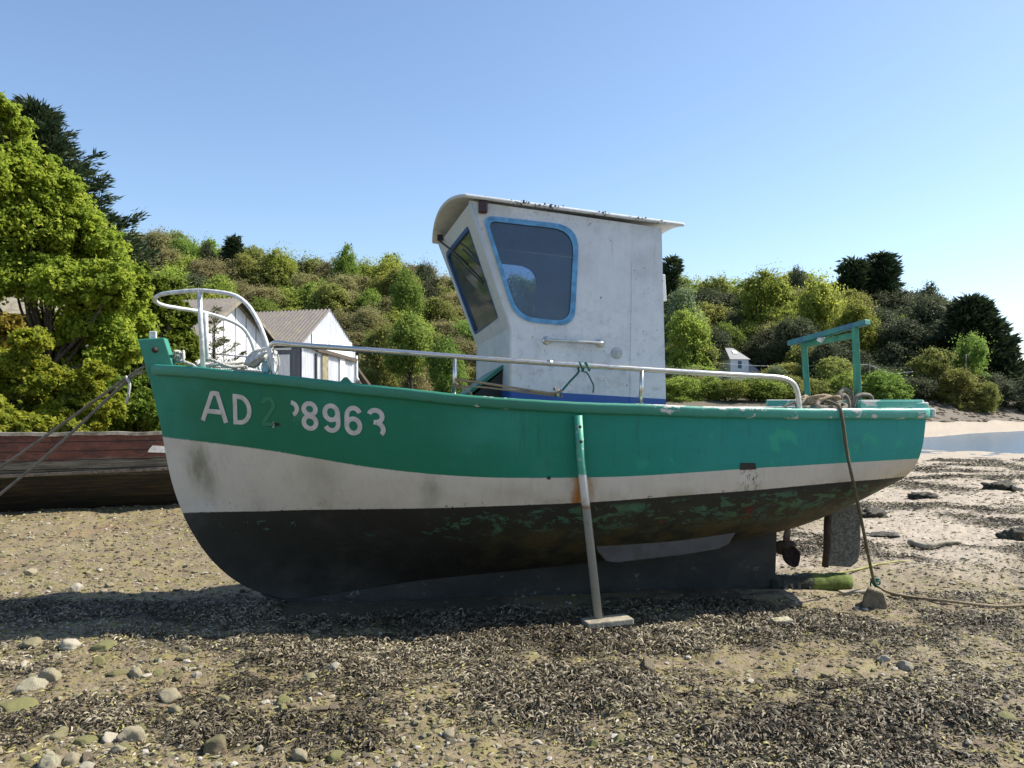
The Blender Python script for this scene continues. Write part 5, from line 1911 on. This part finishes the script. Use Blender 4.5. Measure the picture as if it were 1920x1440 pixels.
# hut half hidden by the big tree on the left
hp = P(35, 600, 29)
root = empty('stone_hut', (hp.x, hp.y, 0), R(20)); tag(root, 'small grey stone hut with a beige roof glimpsed through the big tree at far left', 'hut')
mb = MB(); mb.box((0, 0, 2.9), (4.4, 3.4, 3.4)); mb.build('wall', simple('grey_masonry', (.17, .16, .15), .9, .3, 5, .5), root)
mb = MB(); mb.prism([(-2.0, 4.61), (2.0, 4.61), (0, 5.7)], lambda x, y: (-2.5, x, y), lambda x, y: (2.5, x, y)); mb.build('roof', MAT['trim_wood'], root)
mb = MB(); mb.box((.9, -1.72, 3.2), (.9, .06, 1.1)); mb.build('window', MAT['dark_open'], root)


def small_house():
    c = P(1390, 690, 92)
    root = empty('small_house', (c.x - .2, c.y, 0), R(12))
    tag(root, 'small white house with a grey slate roof and skylight among the trees across the water', 'house')
    g0 = G(c.x, c.y)
    wx, wy = 2.25, 2.6; ze = 6.35; zr = 7.72; zb = g0 - .6
    mb = MB(); mb.box((0, wy / 2, (zb + ze) / 2), (wx, wy, ze - zb)); wl = mb.build('wall', MAT['white_paint'], root)
    mb = MB(); e = .16
    b = [(-wx / 2 - e, -e, ze), (wx / 2 + e, -e, ze), (wx / 2 + e, wy + e, ze), (-wx / 2 - e, wy + e, ze)]
    r = [(-wx / 2 - .02, wy * .5, zr), (-.15, wy * .5, zr)]
    mb.add(b + r, [(0, 1, 5, 4), (1, 2, 5), (2, 3, 4, 5), (3, 0, 4), (0, 3, 2, 1)])
    rf = mb.build('roof', MAT['slate'], root)
    sl = Vector((0, wy * .5 + e, zr - ze)).normalized()
    mb = MB(); p = Vector((-.25, -e, ze)) + sl * .95 + Vector((0, -.03, .03)); mb.bar(p, p + sl * .5, .55, .04, (0, -1, 1)); mb.build('skylight', MAT['white_paint'], rf)
    mb = MB(); mb.box((.02, -.02, 5.75), (.42, .05, .85)); w_ = mb.build('window', simple('blue_shutter_glass', (.07, .13, .2), .4, .2), wl)
    mb = MB(); mb.box((wx / 2 + .02, .8, 5.7), (.05, .5, 1.1)); mb.build('window', MAT['dark_open'], wl)
    mb = MB(); mb.box((-.2, -.02, 4.5), (.6, .05, .5)); mb.build('window', simple('blue_door', (.05, .12, .3), .5, .1), wl)
    mb = MB(); mb.box((2.0, 1.6, (zb + 4.95) / 2), (1.75, 2.0, 4.95 - zb)); mb.build('annex_wall', MAT['white_paint'], root)
    mb = MB(); b = [(1.1, .5, 4.95), (3.0, .5, 4.95), (3.0, 2.7, 4.95), (1.1, 2.7, 4.95), (1.15, 1.7, 6.2), (1.9, 1.7, 6.2)]
    mb.add(b, [(0, 1, 5, 4), (1, 2, 5), (2, 3, 4, 5), (3, 0, 4), (0, 3, 2, 1)]); mb.build('annex_roof', MAT['slate'], root)


small_house()

for (px, yb, yt, lab) in ((1630, 752, 680, 'utility pole beside the green bush behind the stern'), (1811, 715, 664, 'utility pole among the dark trees near the right edge')):
    Y = 84; b = P(px, yb, Y); t_ = P(px, yt, Y)
    mb = MB(); mb.tube([(b.x, Y, G(b.x, Y) - .3), (b.x, Y, t_.z)], [.11, .08], 8); o = mb.build('utility_pole', MAT['bark_grey'], None, origin=(b.x, Y, G(b.x, Y)))
    mb = MB(); mb.bar((-.4, 0, t_.z - .3 - o.location.z), (.4, 0, t_.z - .3 - o.location.z), .06, .08); mb.build('crossarm', MAT['bark_grey'], o)
    tag(o, lab, 'pole')
pa, pb = P(1630, 684, 84), P(1811, 667, 84)
for (a, b, lab) in ((pa, P(1712, 697, 80), 'overhead wire running from the pole behind the stern to the right'), (P(1250, 672, 95), pa, 'overhead wire running from behind the wheelhouse to the pole behind the stern')):
    m_ = (a + b) / 2 - Vector((0, 0, .5))
    rope('overhead_wire', [a, m_, b], .022, MAT['corr_white'], lab, 'wire', 10, None, 5)
g = P(1838, 745, 82)
mb = MB(); mb.tube([(0, 0, -1), (0, 0, 1.5)], .06, 6); o = mb.build('notice_board', MAT['bark_grey'], None); o.location = (g.x, 82, G(g.x, 82))
mb = MB(); mb.box((0, -.08, 1.5), (1.3, .06, .8)); mb.build('panel', simple('teal_panel', (.08, .25, .28), .5, .1), o)
tag(o, 'small teal panel on a post at the foot of the wood near the right edge', 'sign')

# ================================================================== trees
LEAF = {
    'maple': mk_leaf('leaf_maple', [(.13, .185, .030), (.215, .285, .036), (.30, .36, .045), (.41, .43, .065)], .58),
    'maple2': mk_leaf('leaf_green', [(.07, .11, .016), (.12, .18, .02), (.17, .24, .028), (.23, .29, .04)], .42),
    'bush': mk_leaf('leaf_bush', [(.14, .17, .02), (.23, .27, .027), (.31, .33, .034), (.38, .37, .045)], .5),
    'rusty': mk_leaf('leaf_rusty', [(.10, .06, .015), (.20, .13, .02), (.27, .19, .03), (.24, .22, .03)], .38),
    'olive': mk_leaf('leaf_olive', [(.185, .205, .06), (.24, .26, .07), (.30, .315, .085), (.37, .37, .12)], .6),
    'twig': mk_leaf('leaf_twiggy', [(.22, .205, .10), (.275, .25, .122), (.315, .29, .13), (.34, .33, .125)], .58),
    'yellow': mk_leaf('leaf_yellowgreen', [(.19, .235, .045), (.265, .315, .058), (.34, .385, .072), (.42, .44, .11)], .58),
    'fresh': mk_leaf('leaf_fresh', [(.13, .20, .042), (.20, .285, .055), (.27, .365, .075), (.35, .43, .12)], .58),
    'pale': mk_leaf('leaf_pale', [(.09, .12, .05), (.15, .19, .08), (.22, .27, .13), (.3, .34, .2)], .30),
    'dark': mk_leaf('leaf_dark', [(.046, .060, .030), (.072, .086, .042), (.10, .114, .057), (.14, .15, .085)], .35),
    'conifer': mk_leaf('needle_dark', [(.02, .034, .018), (.036, .056, .026), (.055, .08, .034), (.08, .11, .045)], .15),
    'pine': mk_leaf('needle_pine', [(.06, .075, .035), (.11, .125, .055), (.16, .17, .08), (.22, .225, .12)], .25),
}


def leaf_cloud(name, lobes, rng, mat, size, ncl, per, cr=.2, elong=1.25, up=.25, out_bias=.55, fill=.72, hemi=-.55):
    """crown: clusters of leaves on and inside the lobes. lobes: (centre, radius, (sx,sy,sz))"""
    C_ = []; O_ = []; T_ = []
    rad2 = sum(l[1] ** 2 for l in lobes)
    for c, r, sq in lobes:
        k = max(3, int(ncl * r * r / rad2))
        d = rng.normal(0, 1, (k * 3, 3)); d /= np.linalg.norm(d, axis=1)[:, None]
        d = d[d[:, 2] > hemi + .5 * rng.random(len(d)) - .25][:k]
        k = len(d)
        rr = r * (fill + (1.08 - fill) * rng.random(k) ** .6)
        cc = np.array(c)[None] + d * rr[:, None] * np.array(sq)[None]
        ct = rng.random(k)
        m = per
        off = rng.normal(0, 1, (k, m, 3)) * (r * cr) * (.6 + .8 * rng.random((k, 1, 1)))
        off[:, :, 2] *= .75
        C_.append((cc[:, None] + off).reshape(-1, 3)); O_.append(np.repeat(d, m, 0))
        T_.append((np.repeat(ct, m) * .6 + rng.random(k * m) * .4))
    C_ = np.concatenate(C_); O_ = np.concatenate(O_); T_ = np.concatenate(T_)
    n = len(C_)
    nr = O_ * out_bias + rng.normal(0, .55, (n, 3)) + np.array([0, 0, up])
    nr /= np.linalg.norm(nr, axis=1)[:, None]
    t = rng.normal(0, 1, (n, 3)); t -= nr * (t * nr).sum(1)[:, None]; t /= np.linalg.norm(t, axis=1)[:, None]
    b = np.cross(nr, t)
    s = size * (.6 + .8 * rng.random(n))[:, None]
    fold = nr * s * .12
    V = np.stack([C_ - t * s * elong / 2, C_ + b * s * .42 - fold, C_ + t * s * elong / 2, C_ - b * s * .42 - fold], 1)
    F = np.arange(n * 4).reshape(n, 4)
    return mesh_np(name, V.reshape(-1, 3), F, mat, False, None, {'tint': T_})


def limbs(name, base, tops, r0, mat, rng, bend=.15):
    """tapered trunk dividing into limbs that reach the given points"""
    mb = MB(); base = Vector(base)
    tops = [Vector(t) for t in tops]
    mean = sum(tops, Vector()) / len(tops)
    fork = base.lerp(mean, .42); fork.x = base.x * .7 + fork.x * .3; fork.y = base.y * .7 + fork.y * .3
    j = lambda a: Vector((rng.uniform(-1, 1), rng.uniform(-1, 1), rng.uniform(-.3, .3))) * a
    L_ = (mean - base).length
    sp = spline([base + Vector((0, 0, -.3)), base.lerp(fork, .5) + j(L_ * .03), fork], 5)
    mb.tube(sp, [r0 * (1.25 - .55 * i / (len(sp) - 1)) for i in range(len(sp))], 8)
    for t in tops:
        st = base.lerp(fork, rng.uniform(.65, 1.0))
        mid = st.lerp(t, .5) + j((t - st).length * bend)
        sp = spline([st, mid, t], 4)
        rr = r0 * rng.uniform(.32, .5)
        mb.tube(sp, [rr * (1 - .85 * i / (len(sp) - 1)) for i in range(len(sp))], 6)
    me = bpy.data.meshes.new(name)
    me.from_pydata(mb.v, [], mb.f); me.polygons.foreach_set('use_smooth', mb.sm); me.materials.append(mat)
    return me


def px_tree(name, base, lobes_px, Y, mat, size, ncl, per, label, cat='tree', seed=1, trunk_r=.2, jit=1.2, bark='bark', **kw):
    """a single tree measured from the photo: lobes are (px, py, radius px)"""
    rng = np.random.default_rng(seed); pr = random.Random(seed)
    bz = G(base[0], base[1]); org = Vector((base[0], base[1], bz))
    lobes = []
    for l in lobes_px:
        dy = pr.uniform(-jit, jit); Yl = Y + dy
        p = P(l[0], l[1], Yl) - org; r = l[2] * Yl / 1500
        lobes.append(((p.x, p.y, p.z), r * .72, (1.05, 1.15, .85)))
        for q in range(7):
            dd = Vector((pr.gauss(0, 1), pr.gauss(0, 1), pr.gauss(.15, .8))).normalized() * r * pr.uniform(.45, .74)
            lobes.append(((p.x + dd.x, p.y + dd.y, p.z + dd.z * .9), r * pr.uniform(.26, .42), (1.1, 1.1, .8)))
    root = empty(name, org); tag(root, label, cat)
    link('crown', leaf_cloud('crown', lobes, rng, mat, size, ncl, per, **kw), root)
    tops = [l[0] for l in lobes][::4]
    link('trunk', limbs('trunk', (0, 0, 0), tops, trunk_r, MAT[bark], pr), root)
    return root


# the big spring-green tree on the left
px_tree('broadleaf_tree', (P(92, 700, 20).x, 20.0), [(-10, 262, 70), (-60, 340, 120), (35, 330, 75), (85, 350, 70), (60, 420, 95), (125, 405, 65), (155, 455, 70), (-20, 450, 120), (95, 480, 85), (185, 490, 62), (205, 540, 58), (130, 545, 80), (30, 520, 85), (232, 560, 48), (245, 610, 50), (180, 610, 70), (120, 625, 60), (215, 665, 55), (-70, 520, 100), (-5, 205, 40), (150, 690, 55), (250, 520, 35)],
        20, LEAF['maple'], .085, 4400, 62, 'largest spring-green broadleaf tree filling the left edge of the picture', seed=3, trunk_r=.15, cr=.16, out_bias=.25, up=.5, fill=.6, jit=1.8)
px_tree('broadleaf_tree', (P(290, 700, 25).x, 25.5), [(285, 560, 55), (320, 600, 48), (330, 650, 50), (270, 620, 60), (300, 690, 60), (345, 700, 35), (255, 690, 50), (245, 520, 40)],
        25, LEAF['maple2'], .11, 1300, 50, 'greener broadleaf tree between the largest tree and the white shed', seed=5, trunk_r=.2, cr=.14, out_bias=.25, up=.5, fill=.5)
px_tree('flowering_shrub', (P(60, 780, 15.5).x, 15.5), [(40, 690, 50), (95, 720, 50), (150, 735, 50), (20, 760, 60), (190, 770, 42), (110, 790, 55), (175, 700, 32), (60, 640, 38), (-30, 700, 60), (160, 800, 45)],
        15.5, LEAF['bush'], .062, 2000, 50, 'yellow-green leafy shrub behind the red wreck, lower left', 'shrub', seed=7, trunk_r=.07, jit=.5, cr=.15, out_bias=.25, up=.5, fill=.5)
px_tree('leafy_shrub', (P(240, 800, 17).x, 17.0), [(225, 740, 45), (270, 770, 42), (235, 800, 42), (285, 720, 32), (300, 800, 40)],
        17, LEAF['maple2'], .08, 800, 40, 'darker leafy shrub under the bow ropes, right of the yellow-green one', 'shrub', seed=9, trunk_r=.06, jit=.5, cr=.2)
px_tree('rusty_shrub', (P(15, 660, 17).x, 17.5), [(10, 610, 28), (35, 625, 22), (-20, 620, 30), (15, 650, 28)],
        17, LEAF['rusty'], .085, 260, 26, 'orange-brown leafed shrub at the left edge under the largest tree', 'shrub', seed=13, trunk_r=.05, jit=.3, cr=.2)
px_tree('leafy_bush', (P(60, 815, 14).x, 14.2), [(10, 800, 42), (70, 805, 38), (130, 812, 30), (-40, 780, 50)],
        14, LEAF['bush'], .10, 380, 26, 'low scrubby bush just above the rail of the red wreck at far left', 'shrub', seed=19, trunk_r=.05, jit=.3, cr=.22)
px_tree('broadleaf_tree', (P(-260, 700, 22).x, 22.0), [(-250, 380, 130), (-180, 480, 120), (-330, 500, 140), (-240, 600, 120)],
        22, LEAF['maple'], .2, 700, 24, 'neighbouring spring-green tree cut off by the left border', seed=23, trunk_r=.25)


# feathery dark conifers
def conifer(name, Y, apex, slope, label, seed, mat, nb, size, per, spread_px, droop=.25, x_off=0, bark='bark', zlow=0.0, cat='tree', tuft=.22, elong=3.0):
    """apex (px,py); slope: list of (py, half width px)"""
    rng = np.random.default_rng(seed); pr = random.Random(seed)
    a = P(apex[0], apex[1], Y); bz = G(a.x, Y); org = Vector((a.x, Y, bz))
    root = empty(name, org); tag(root, label, cat)
    H = a.z - bz
    ys = [s[0] for s in slope]; ws = [s[1] for s in slope]
    C_ = []; D_ = []; T_ = []
    mb = MB(); mb.tube([(0, 0, -.3), (0, 0, H * .5), (0, 0, H * .97)], [H * .022, H * .014, .02], 7)
    for k in range(nb):
        f = (k + pr.random()) / nb
        z = H * (zlow + (1 - zlow) * f)
        py = 750 - (z + bz - CAM_H) * 1500 / Y
        wpx = np.interp(py, ys, ws)
        ln = wpx * Y / 1500 * pr.uniform(.78, 1.10)
        az = k * 2.39996 + pr.uniform(-.4, .4)
        d = Vector((math.cos(az), math.sin(az), 0))
        p0 = Vector((0, 0, z)); tip = p0 + d * ln + Vector((0, 0, ln * pr.uniform(-droop * .4, droop)))
        mid = p0.lerp(tip, .55) + Vector((0, 0, -ln * .12))
        br = spline([p0, mid, tip], 6)
        mb.tube(br, [max(.012, .035 * ln / 2 * (1 - i / len(br))) for i in range(len(br))], 4)
        nt = max(3, int(ln / (tuft * 1.0)))
        for i in range(nt):
            g = .22 + .78 * (i + pr.random()) / nt
            q = br[min(len(br) - 1, int(g * (len(br) - 1)))]
            m = per
            side = rng.normal(0, 1, (m, 3)) * tuft * (1.15 - .7 * g); side[:, 2] *= .55
            C_.append(np.array(q)[None] + side)
            dd = np.array(d)[None] * .8 + side / tuft * .5 + np.array([0, 0, .35])
            D_.append(dd); T_.append(rng.random(m))
    C_ = np.concatenate(C_); D_ = np.concatenate(D_); T_ = np.concatenate(T_); n = len(C_)
    t = D_ + rng.normal(0, .3, (n, 3)); t /= np.linalg.norm(t, axis=1)[:, None]
    nr = rng.normal(0, 1, (n, 3)); nr -= t * (nr * t).sum(1)[:, None]; nr /= np.linalg.norm(nr, axis=1)[:, None]
    b = np.cross(nr, t); s = size * (.6 + .8 * rng.random(n))[:, None]
    V = np.stack([C_ - t * s * elong / 3, C_ + b * s * .35, C_ + t * s * elong * .67, C_ - b * s * .35], 1)
    link('crown', mesh_np('crown', V.reshape(-1, 3), np.arange(n * 4).reshape(n, 4), mat, False, None, {'tint': T_}), root)
    me = bpy.data.meshes.new('trunk'); me.from_pydata(mb.v, [], mb.f); me.polygons.foreach_set('use_smooth', mb.sm); me.materials.append(MAT[bark]); link('trunk', me, root)
    return root


conifer('dark_cypress', 34, (62, 200), [(180, 10), (215, 40), (300, 95), (400, 150), (470, 200), (600, 220), (700, 230)], 'tall dark feathery conifer behind the largest spring-green tree', 31, LEAF['conifer'], 330, .105, 34, 200, droop=.45, zlow=.12, tuft=.34)
conifer('young_pine', 31, (402, 578), [(575, 4), (600, 10), (640, 42), (680, 62), (730, 75), (800, 80)], 'young pine with open whorled branches in front of the white shed', 33, LEAF['pine'], 30, .05, 15, 70, droop=.55, zlow=.05, tuft=.12, elong=3.4)
conifer('dark_fir', 128, (437, 447), [(447, 2), (460, 9), (480, 16), (500, 22), (560, 26)], 'small dark pointed fir standing on the left skyline', 35, LEAF['conifer'], 90, .42, 14, 25, droop=.2, zlow=.1, tuft=.5, elong=2.2)
conifer('dark_cypress', 93, (1822, 562), [(560, 8), (580, 34), (620, 58), (660, 74), (700, 84), (760, 80)], 'dark spreading conifer at the right end of the wood, its branches against white sky', 37, LEAF['conifer'], 190, .36, 20, 80, droop=.28, zlow=.1, tuft=.6, elong=2.6)
conifer('dark_cypress', 128, (1652, 478), [(476, 14), (490, 30), (520, 34), (560, 36), (620, 30)], 'dark flat-topped conifer, the highest crown on the right skyline', 39, LEAF['conifer'], 120, .42, 18, 40, droop=.15, zlow=.1, tuft=.62, elong=2.2)
conifer('dark_pine', 127, (1601, 488), [(486, 10), (496, 26), (512, 28), (540, 18), (600, 12)], 'dark rounded pine on the skyline just left of the flat-topped conifer', 41, LEAF['conifer'], 70, .42, 18, 28, droop=.1, zlow=.35, tuft=.62, elong=2)
conifer('dark_pine', 120, (1259, 482), [(480, 8), (492, 18), (506, 22), (520, 10), (600, 6)], 'dark pine showing above the wood just behind the wheelhouse', 43, LEAF['conifer'], 46, .36, 14, 22, droop=.1, zlow=.45, tuft=.5, elong=2)


# ---- crowns shared by the trees of the hillside
def proto_crown(species, seed, size=.40, ncl=170, per=26, shape='round', cr=.20, fill=.8):
    rng = np.random.default_rng(seed)
    lobes = [((0, 0, 5.4), 2.8, (1, 1, 1.1))]
    for k in range(9 if shape != 'tall' else 7):
        a = k * 2.4 + rng.uniform(-.4, .4); rr = rng.uniform(1.5, 2.7); z = rng.uniform(3.6, 7.6) if shape == 'round' else rng.uniform(3.0, 8.4)
        if z > 6.8:
            rr *= .65
        if shape == 'tall':
            rr *= .65
        lobes.append(((rr * math.cos(a), rr * math.sin(a), z), rng.uniform(1.15, 1.75), (1, 1, .85)))
    if shape == 'round':
        for k in range(7):
            a = k * .9 + rng.uniform(-.3, .3); lobes.append(((2.6 * math.cos(a), 2.6 * math.sin(a), rng.uniform(1.4, 3.2)), 1.5, (1, 1, 1)))
    for c, r, q in list(lobes):
        for k in range(4):
            d = rng.normal(0, 1, 3); d[2] = abs(d[2]) * .8; d /= np.linalg.norm(d)
            lobes.append((tuple(np.array(c) + d * r * .62), r * rng.uniform(.36, .5), (1, 1, .85)))
    me = leaf_cloud('crown', lobes, rng, LEAF[species], size, ncl, per, cr=cr, fill=fill, hemi=-.8, up=.55, out_bias=.45)
    return me, [l[0] for l in lobes[:10]]


def proto_trunk(tops, seed, bark):
    return limbs('trunk', (0, 0, 0), tops, .24, MAT[bark], random.Random(seed))


KINDS = {   # name, label colour, protos
    'olive': ('broadleaf_tree', 'olive-green rounded tree', [('olive', 101, .22, 420, 46, 'round'), ('olive', 102, .22, 420, 46, 'tall')]),
    'twig': ('twiggy_tree', 'brownish barely leafed tree', [('twig', 103, .19, 420, 46, 'round'), ('twig', 104, .19, 420, 46, 'tall')]),
    'yellow': ('broadleaf_tree', 'yellow-green rounded tree', [('yellow', 105, .22, 420, 46, 'round'), ('yellow', 106, .22, 420, 46, 'tall')]),
    'fresh': ('broadleaf_tree', 'fresh green rounded tree', [('fresh', 107, .22, 420, 46, 'round'), ('fresh', 108, .22, 420, 46, 'tall')]),
    'dark': ('evergreen_tree', 'dark evergreen rounded tree', [('dark', 109, .22, 420, 46, 'round'), ('dark', 110, .22, 420, 46, 'tall')]),
    'pale': ('broadleaf_tree', 'pale silvery-green tree', [('pale', 111, .22, 420, 46, 'round')]),
    'rusty': ('broadleaf_tree', 'orange-olive tree', [('olive', 112, .22, 420, 46, 'round')]),
}
PROTO = {}
for kn, (nm, lb, ps) in KINDS.items():
    PROTO[kn] = []
    for sp, sd, sz, nc_, pe, shp in ps:
        cm, tops = proto_crown(sp, sd, sz, nc_, pe, shp)
        tm = proto_trunk(tops[:9], sd, 'bark_grey' if kn == 'twig' else 'bark')
        PROTO[kn].append((cm, tm))


def hill_tree(kn, px, Y, top_py, half_px, label, seed, group=None):
    """one tree whose crown top shows at (px, top_py); crown half width in photo pixels"""
    r_ = random.Random(seed)
    x = (px - 960) / 1500 * Y
    gz = float(g_base(x, Y)); tz = CAM_H + (750 - top_py) / 1500 * Y
    hgt = max(2.2, tz - gz)
    if hgt < 5.5:      # shrubs: foliage down to the ground
        gz -= .38 * hgt; hgt *= 1.38
    if hgt > 13:
        gz = tz - 13; hgt = 13
    cm, tm = PROTO[kn][r_.randrange(len(PROTO[kn]))]
    root = empty(KINDS[kn][0], (x, Y, gz), r_.uniform(0, 6.28))
    sx = half_px * Y / 1500 / 4.0
    for me, n_ in ((cm, 'crown'), (tm, 'trunk')):
        o = link(n_, me, root); o.scale = (sx * r_.uniform(.92, 1.08), sx * r_.uniform(.92, 1.08), hgt / 8.9)
    tag(root, label, 'tree', group)
    return root


# trees one can single out in the photo
for i, (kn, px, Y, ty, hw, lab) in enumerate([
    ('fresh', 648, 126, 466, 32, 'fresh green round tree standing proud on the left skyline above the sheds'),
    ('dark', 797, 126, 488, 26, 'dark brownish round tree on the skyline just left of the wheelhouse'),
    ('twig', 300, 128, 430, 45, 'bare brownish tree crown at the left end of the skyline beside the dark conifer'),
    ('fresh', 345, 126, 442, 34, 'green crown on the left skyline between the bare crown and the fir'),
    ('dark', 388, 127, 448, 18, 'small dark crown on the left skyline just left of the fir'),
    ('yellow', 525, 124, 462, 40, 'pale yellow-green crown on the left skyline right of the fir'),
    ('fresh', 765, 108, 512, 36, 'bright green tall tree on the slope left of the wheelhouse windscreen'),
    ('yellow', 728, 126, 482, 40, 'yellow-green crown on the skyline between the fresh round tree and the dark one'),
    ('fresh', 770, 62, 596, 62, 'large bright green tree low on the slope right of the corrugated shed'),
    ('fresh', 838, 60, 640, 46, 'bright green tree behind the guard rail just left of the wheelhouse'),
    ('olive', 712, 66, 622, 45, 'olive tree beside the roof of the corrugated shed'),
    ('olive', 690, 62, 690, 34, 'low dark green bush right of the lean-to'),
    ('pale', 1282, 100, 535, 40, 'pale silvery-green tree right of the wheelhouse, upper slope'),
    ('yellow', 1290, 92, 576, 50, 'orange-yellow tree right of the wheelhouse under the silvery one'),
    ('dark', 1335, 97, 610, 44, 'dark tree hanging over the small white house on its left'),
    ('yellow', 1435, 110, 502, 58, 'big yellow-green crown on the skyline between wheelhouse and gallows'),
    ('dark', 1500, 126, 498, 22, 'small dark pine-like crown on the skyline left of the gallows'),
    ('yellow', 1540, 104, 516, 50, 'golden-green crown above the gallows beam'),
    ('yellow', 1600, 98, 560, 52, 'golden-green tree right behind the right gallows post'),
    ('dark', 1490, 95, 590, 48, 'very dark tree filling the space above the small house and left of the gallows'),
    ('dark', 1425, 99, 622, 40, 'dark evergreen bush right above the small house'),
    ('dark', 1540, 88, 640, 44, 'dark evergreen seen between the two gallows posts'),
    ('fresh', 1660, 80, 692, 46, 'bright green bush at the foot of the wood right of the gallows'),
    ('fresh', 1582, 80, 702, 40, 'yellow-green bush between the gallows posts'),
    ('fresh', 1565, 86, 672, 15, 'small light green bush floating in the dark between the gallows posts'),
    ('rusty', 1748, 84, 655, 44, 'orange-olive tree at the foot of the wood right of the green bush'),
    ('olive', 1798, 82, 690, 46, 'grey-olive tree at the foot of the wood near the right edge'),
    ('dark', 1690, 96, 592, 55, 'broad dark evergreen right of the golden-green tree'),
    ('fresh', 1690, 104, 590, 24, 'green tuft of foliage above the broad dark evergreen'),
    ('fresh', 1818, 86, 622, 36, 'fresh green tree on the right end of the wood in front of the conifer'),
    ('dark', 1745, 105, 548, 48, 'dark crown stepping down the right skyline, the upper one'),
    ('dark', 1735, 118, 532, 34, 'small dark crown at the shoulder of the right skyline'),
    ('dark', 1790, 100, 600, 44, 'dark crown stepping down the right skyline, the lower one'),
    ('dark', 1880, 84, 716, 40, 'low dark bush at the right edge of the far shore'),
    ('olive', 1850, 81, 722, 30, 'low olive bush beside the teal panel'),
    ('dark', 1925, 84, 705, 30, 'dark bush cut by the right border at the end of the wood'),
    ('fresh', 1272, 78, 704, 46, 'light green shrub behind the rail just right of the wheelhouse'),
    ('fresh', 1330, 79, 716, 44, 'leafy green shrub below the small house, left'),
    ('yellow', 1376, 77, 738, 36, 'yellow-green shrub directly under the small house'),
    ('fresh', 1424, 78, 718, 58, 'dense green shrub below the small house, right'),
    ('olive', 1478, 79, 724, 44, 'green shrub behind the bend of the guard rail'),
    ('pale', 1458, 86, 684, 22, 'grey-leafed bush right of the small house'),
    ('twig', 1300, 84, 690, 38, 'brown twiggy shrub left of the small house'),
    ('olive', 1524, 80, 722, 40, 'olive bush behind the left gallows post'),
    ('dark', 1715, 82, 704, 48, 'dark bush right of the bright green bush on the far shore'),
]):
    hill_tree(kn, px, Y, ty, hw, lab, 500 + i)

ZONE = [(-1e9, 480, 'above the white shed'), (480, 690, 'above the corrugated shed'), (690, 900, 'left of the wheelhouse'), (900, 1250, 'behind the wheelhouse'),
        (1250, 1400, 'right of the wheelhouse'), (1400, 1560, 'left of the gallows'), (1560, 1700, 'behind the gallows'), (1700, 1e9, 'right of the gallows')]
rr = random.Random(99)
ROWS = [(132, 0, 36, 38, 'on the skyline'), (122, 26, 38, 41, 'just under the skyline'), (113, 58, 42, 43, 'halfway up the slope'), (104, 92, 46, 44, 'on the lower slope'), (95, 130, 50, 45, 'near the foot of the slope'), (87, 170, 54, 46, 'at the foot of the slope')]
k = 0
for ri, (Y, drop, step, hw, rowl) in enumerate(ROWS):
    px = 215 + ri * 17
    while px < 1900:
        px += step * rr.uniform(.8, 1.2)
        if (930 < px < 1215 and ri > 0) or (px < 330 and ri > 3):
            continue
        if ri > 2 and px < 520 and rr.random() < .3:
            continue
        sky_py = float(np.interp(px, SKY_PX, SKY_Y))
        if px > 1850 and ri > 2:
            continue
        ty = sky_py + drop * min(1.0, max(.15, (735 - sky_py) / 230)) + rr.uniform(-6, 12)
        if 1335 < px < 1455 and ri > 3:
            continue
        u = rr.random()
        if px < 900:
            kn = 'twig' if u < .36 else 'olive' if u < .68 else 'yellow' if u < .84 else 'fresh' if u < .97 else 'dark'
        elif px < 1560:
            kn = 'yellow' if u < .30 else 'olive' if u < .55 else 'fresh' if u < .68 else 'dark' if u < .92 else 'twig'
            if ri > 3 and px > 1380:
                kn = 'dark' if u < .75 else 'olive'
        else:
            kn = 'dark' if u < .74 else 'olive' if u < .9 else 'fresh'
        zl = next(z[2] for z in ZONE if z[0] <= px < z[1])
        lab = KINDS[kn][1] + ' ' + rowl + ' ' + zl
        hill_tree(kn, px, Y + rr.uniform(-3, 3), ty, hw * rr.uniform(.85, 1.25), lab, 1000 + k, KINDS[kn][1] + 's ' + rowl + ' ' + zl)
        k += 1
print('hill trees', k)
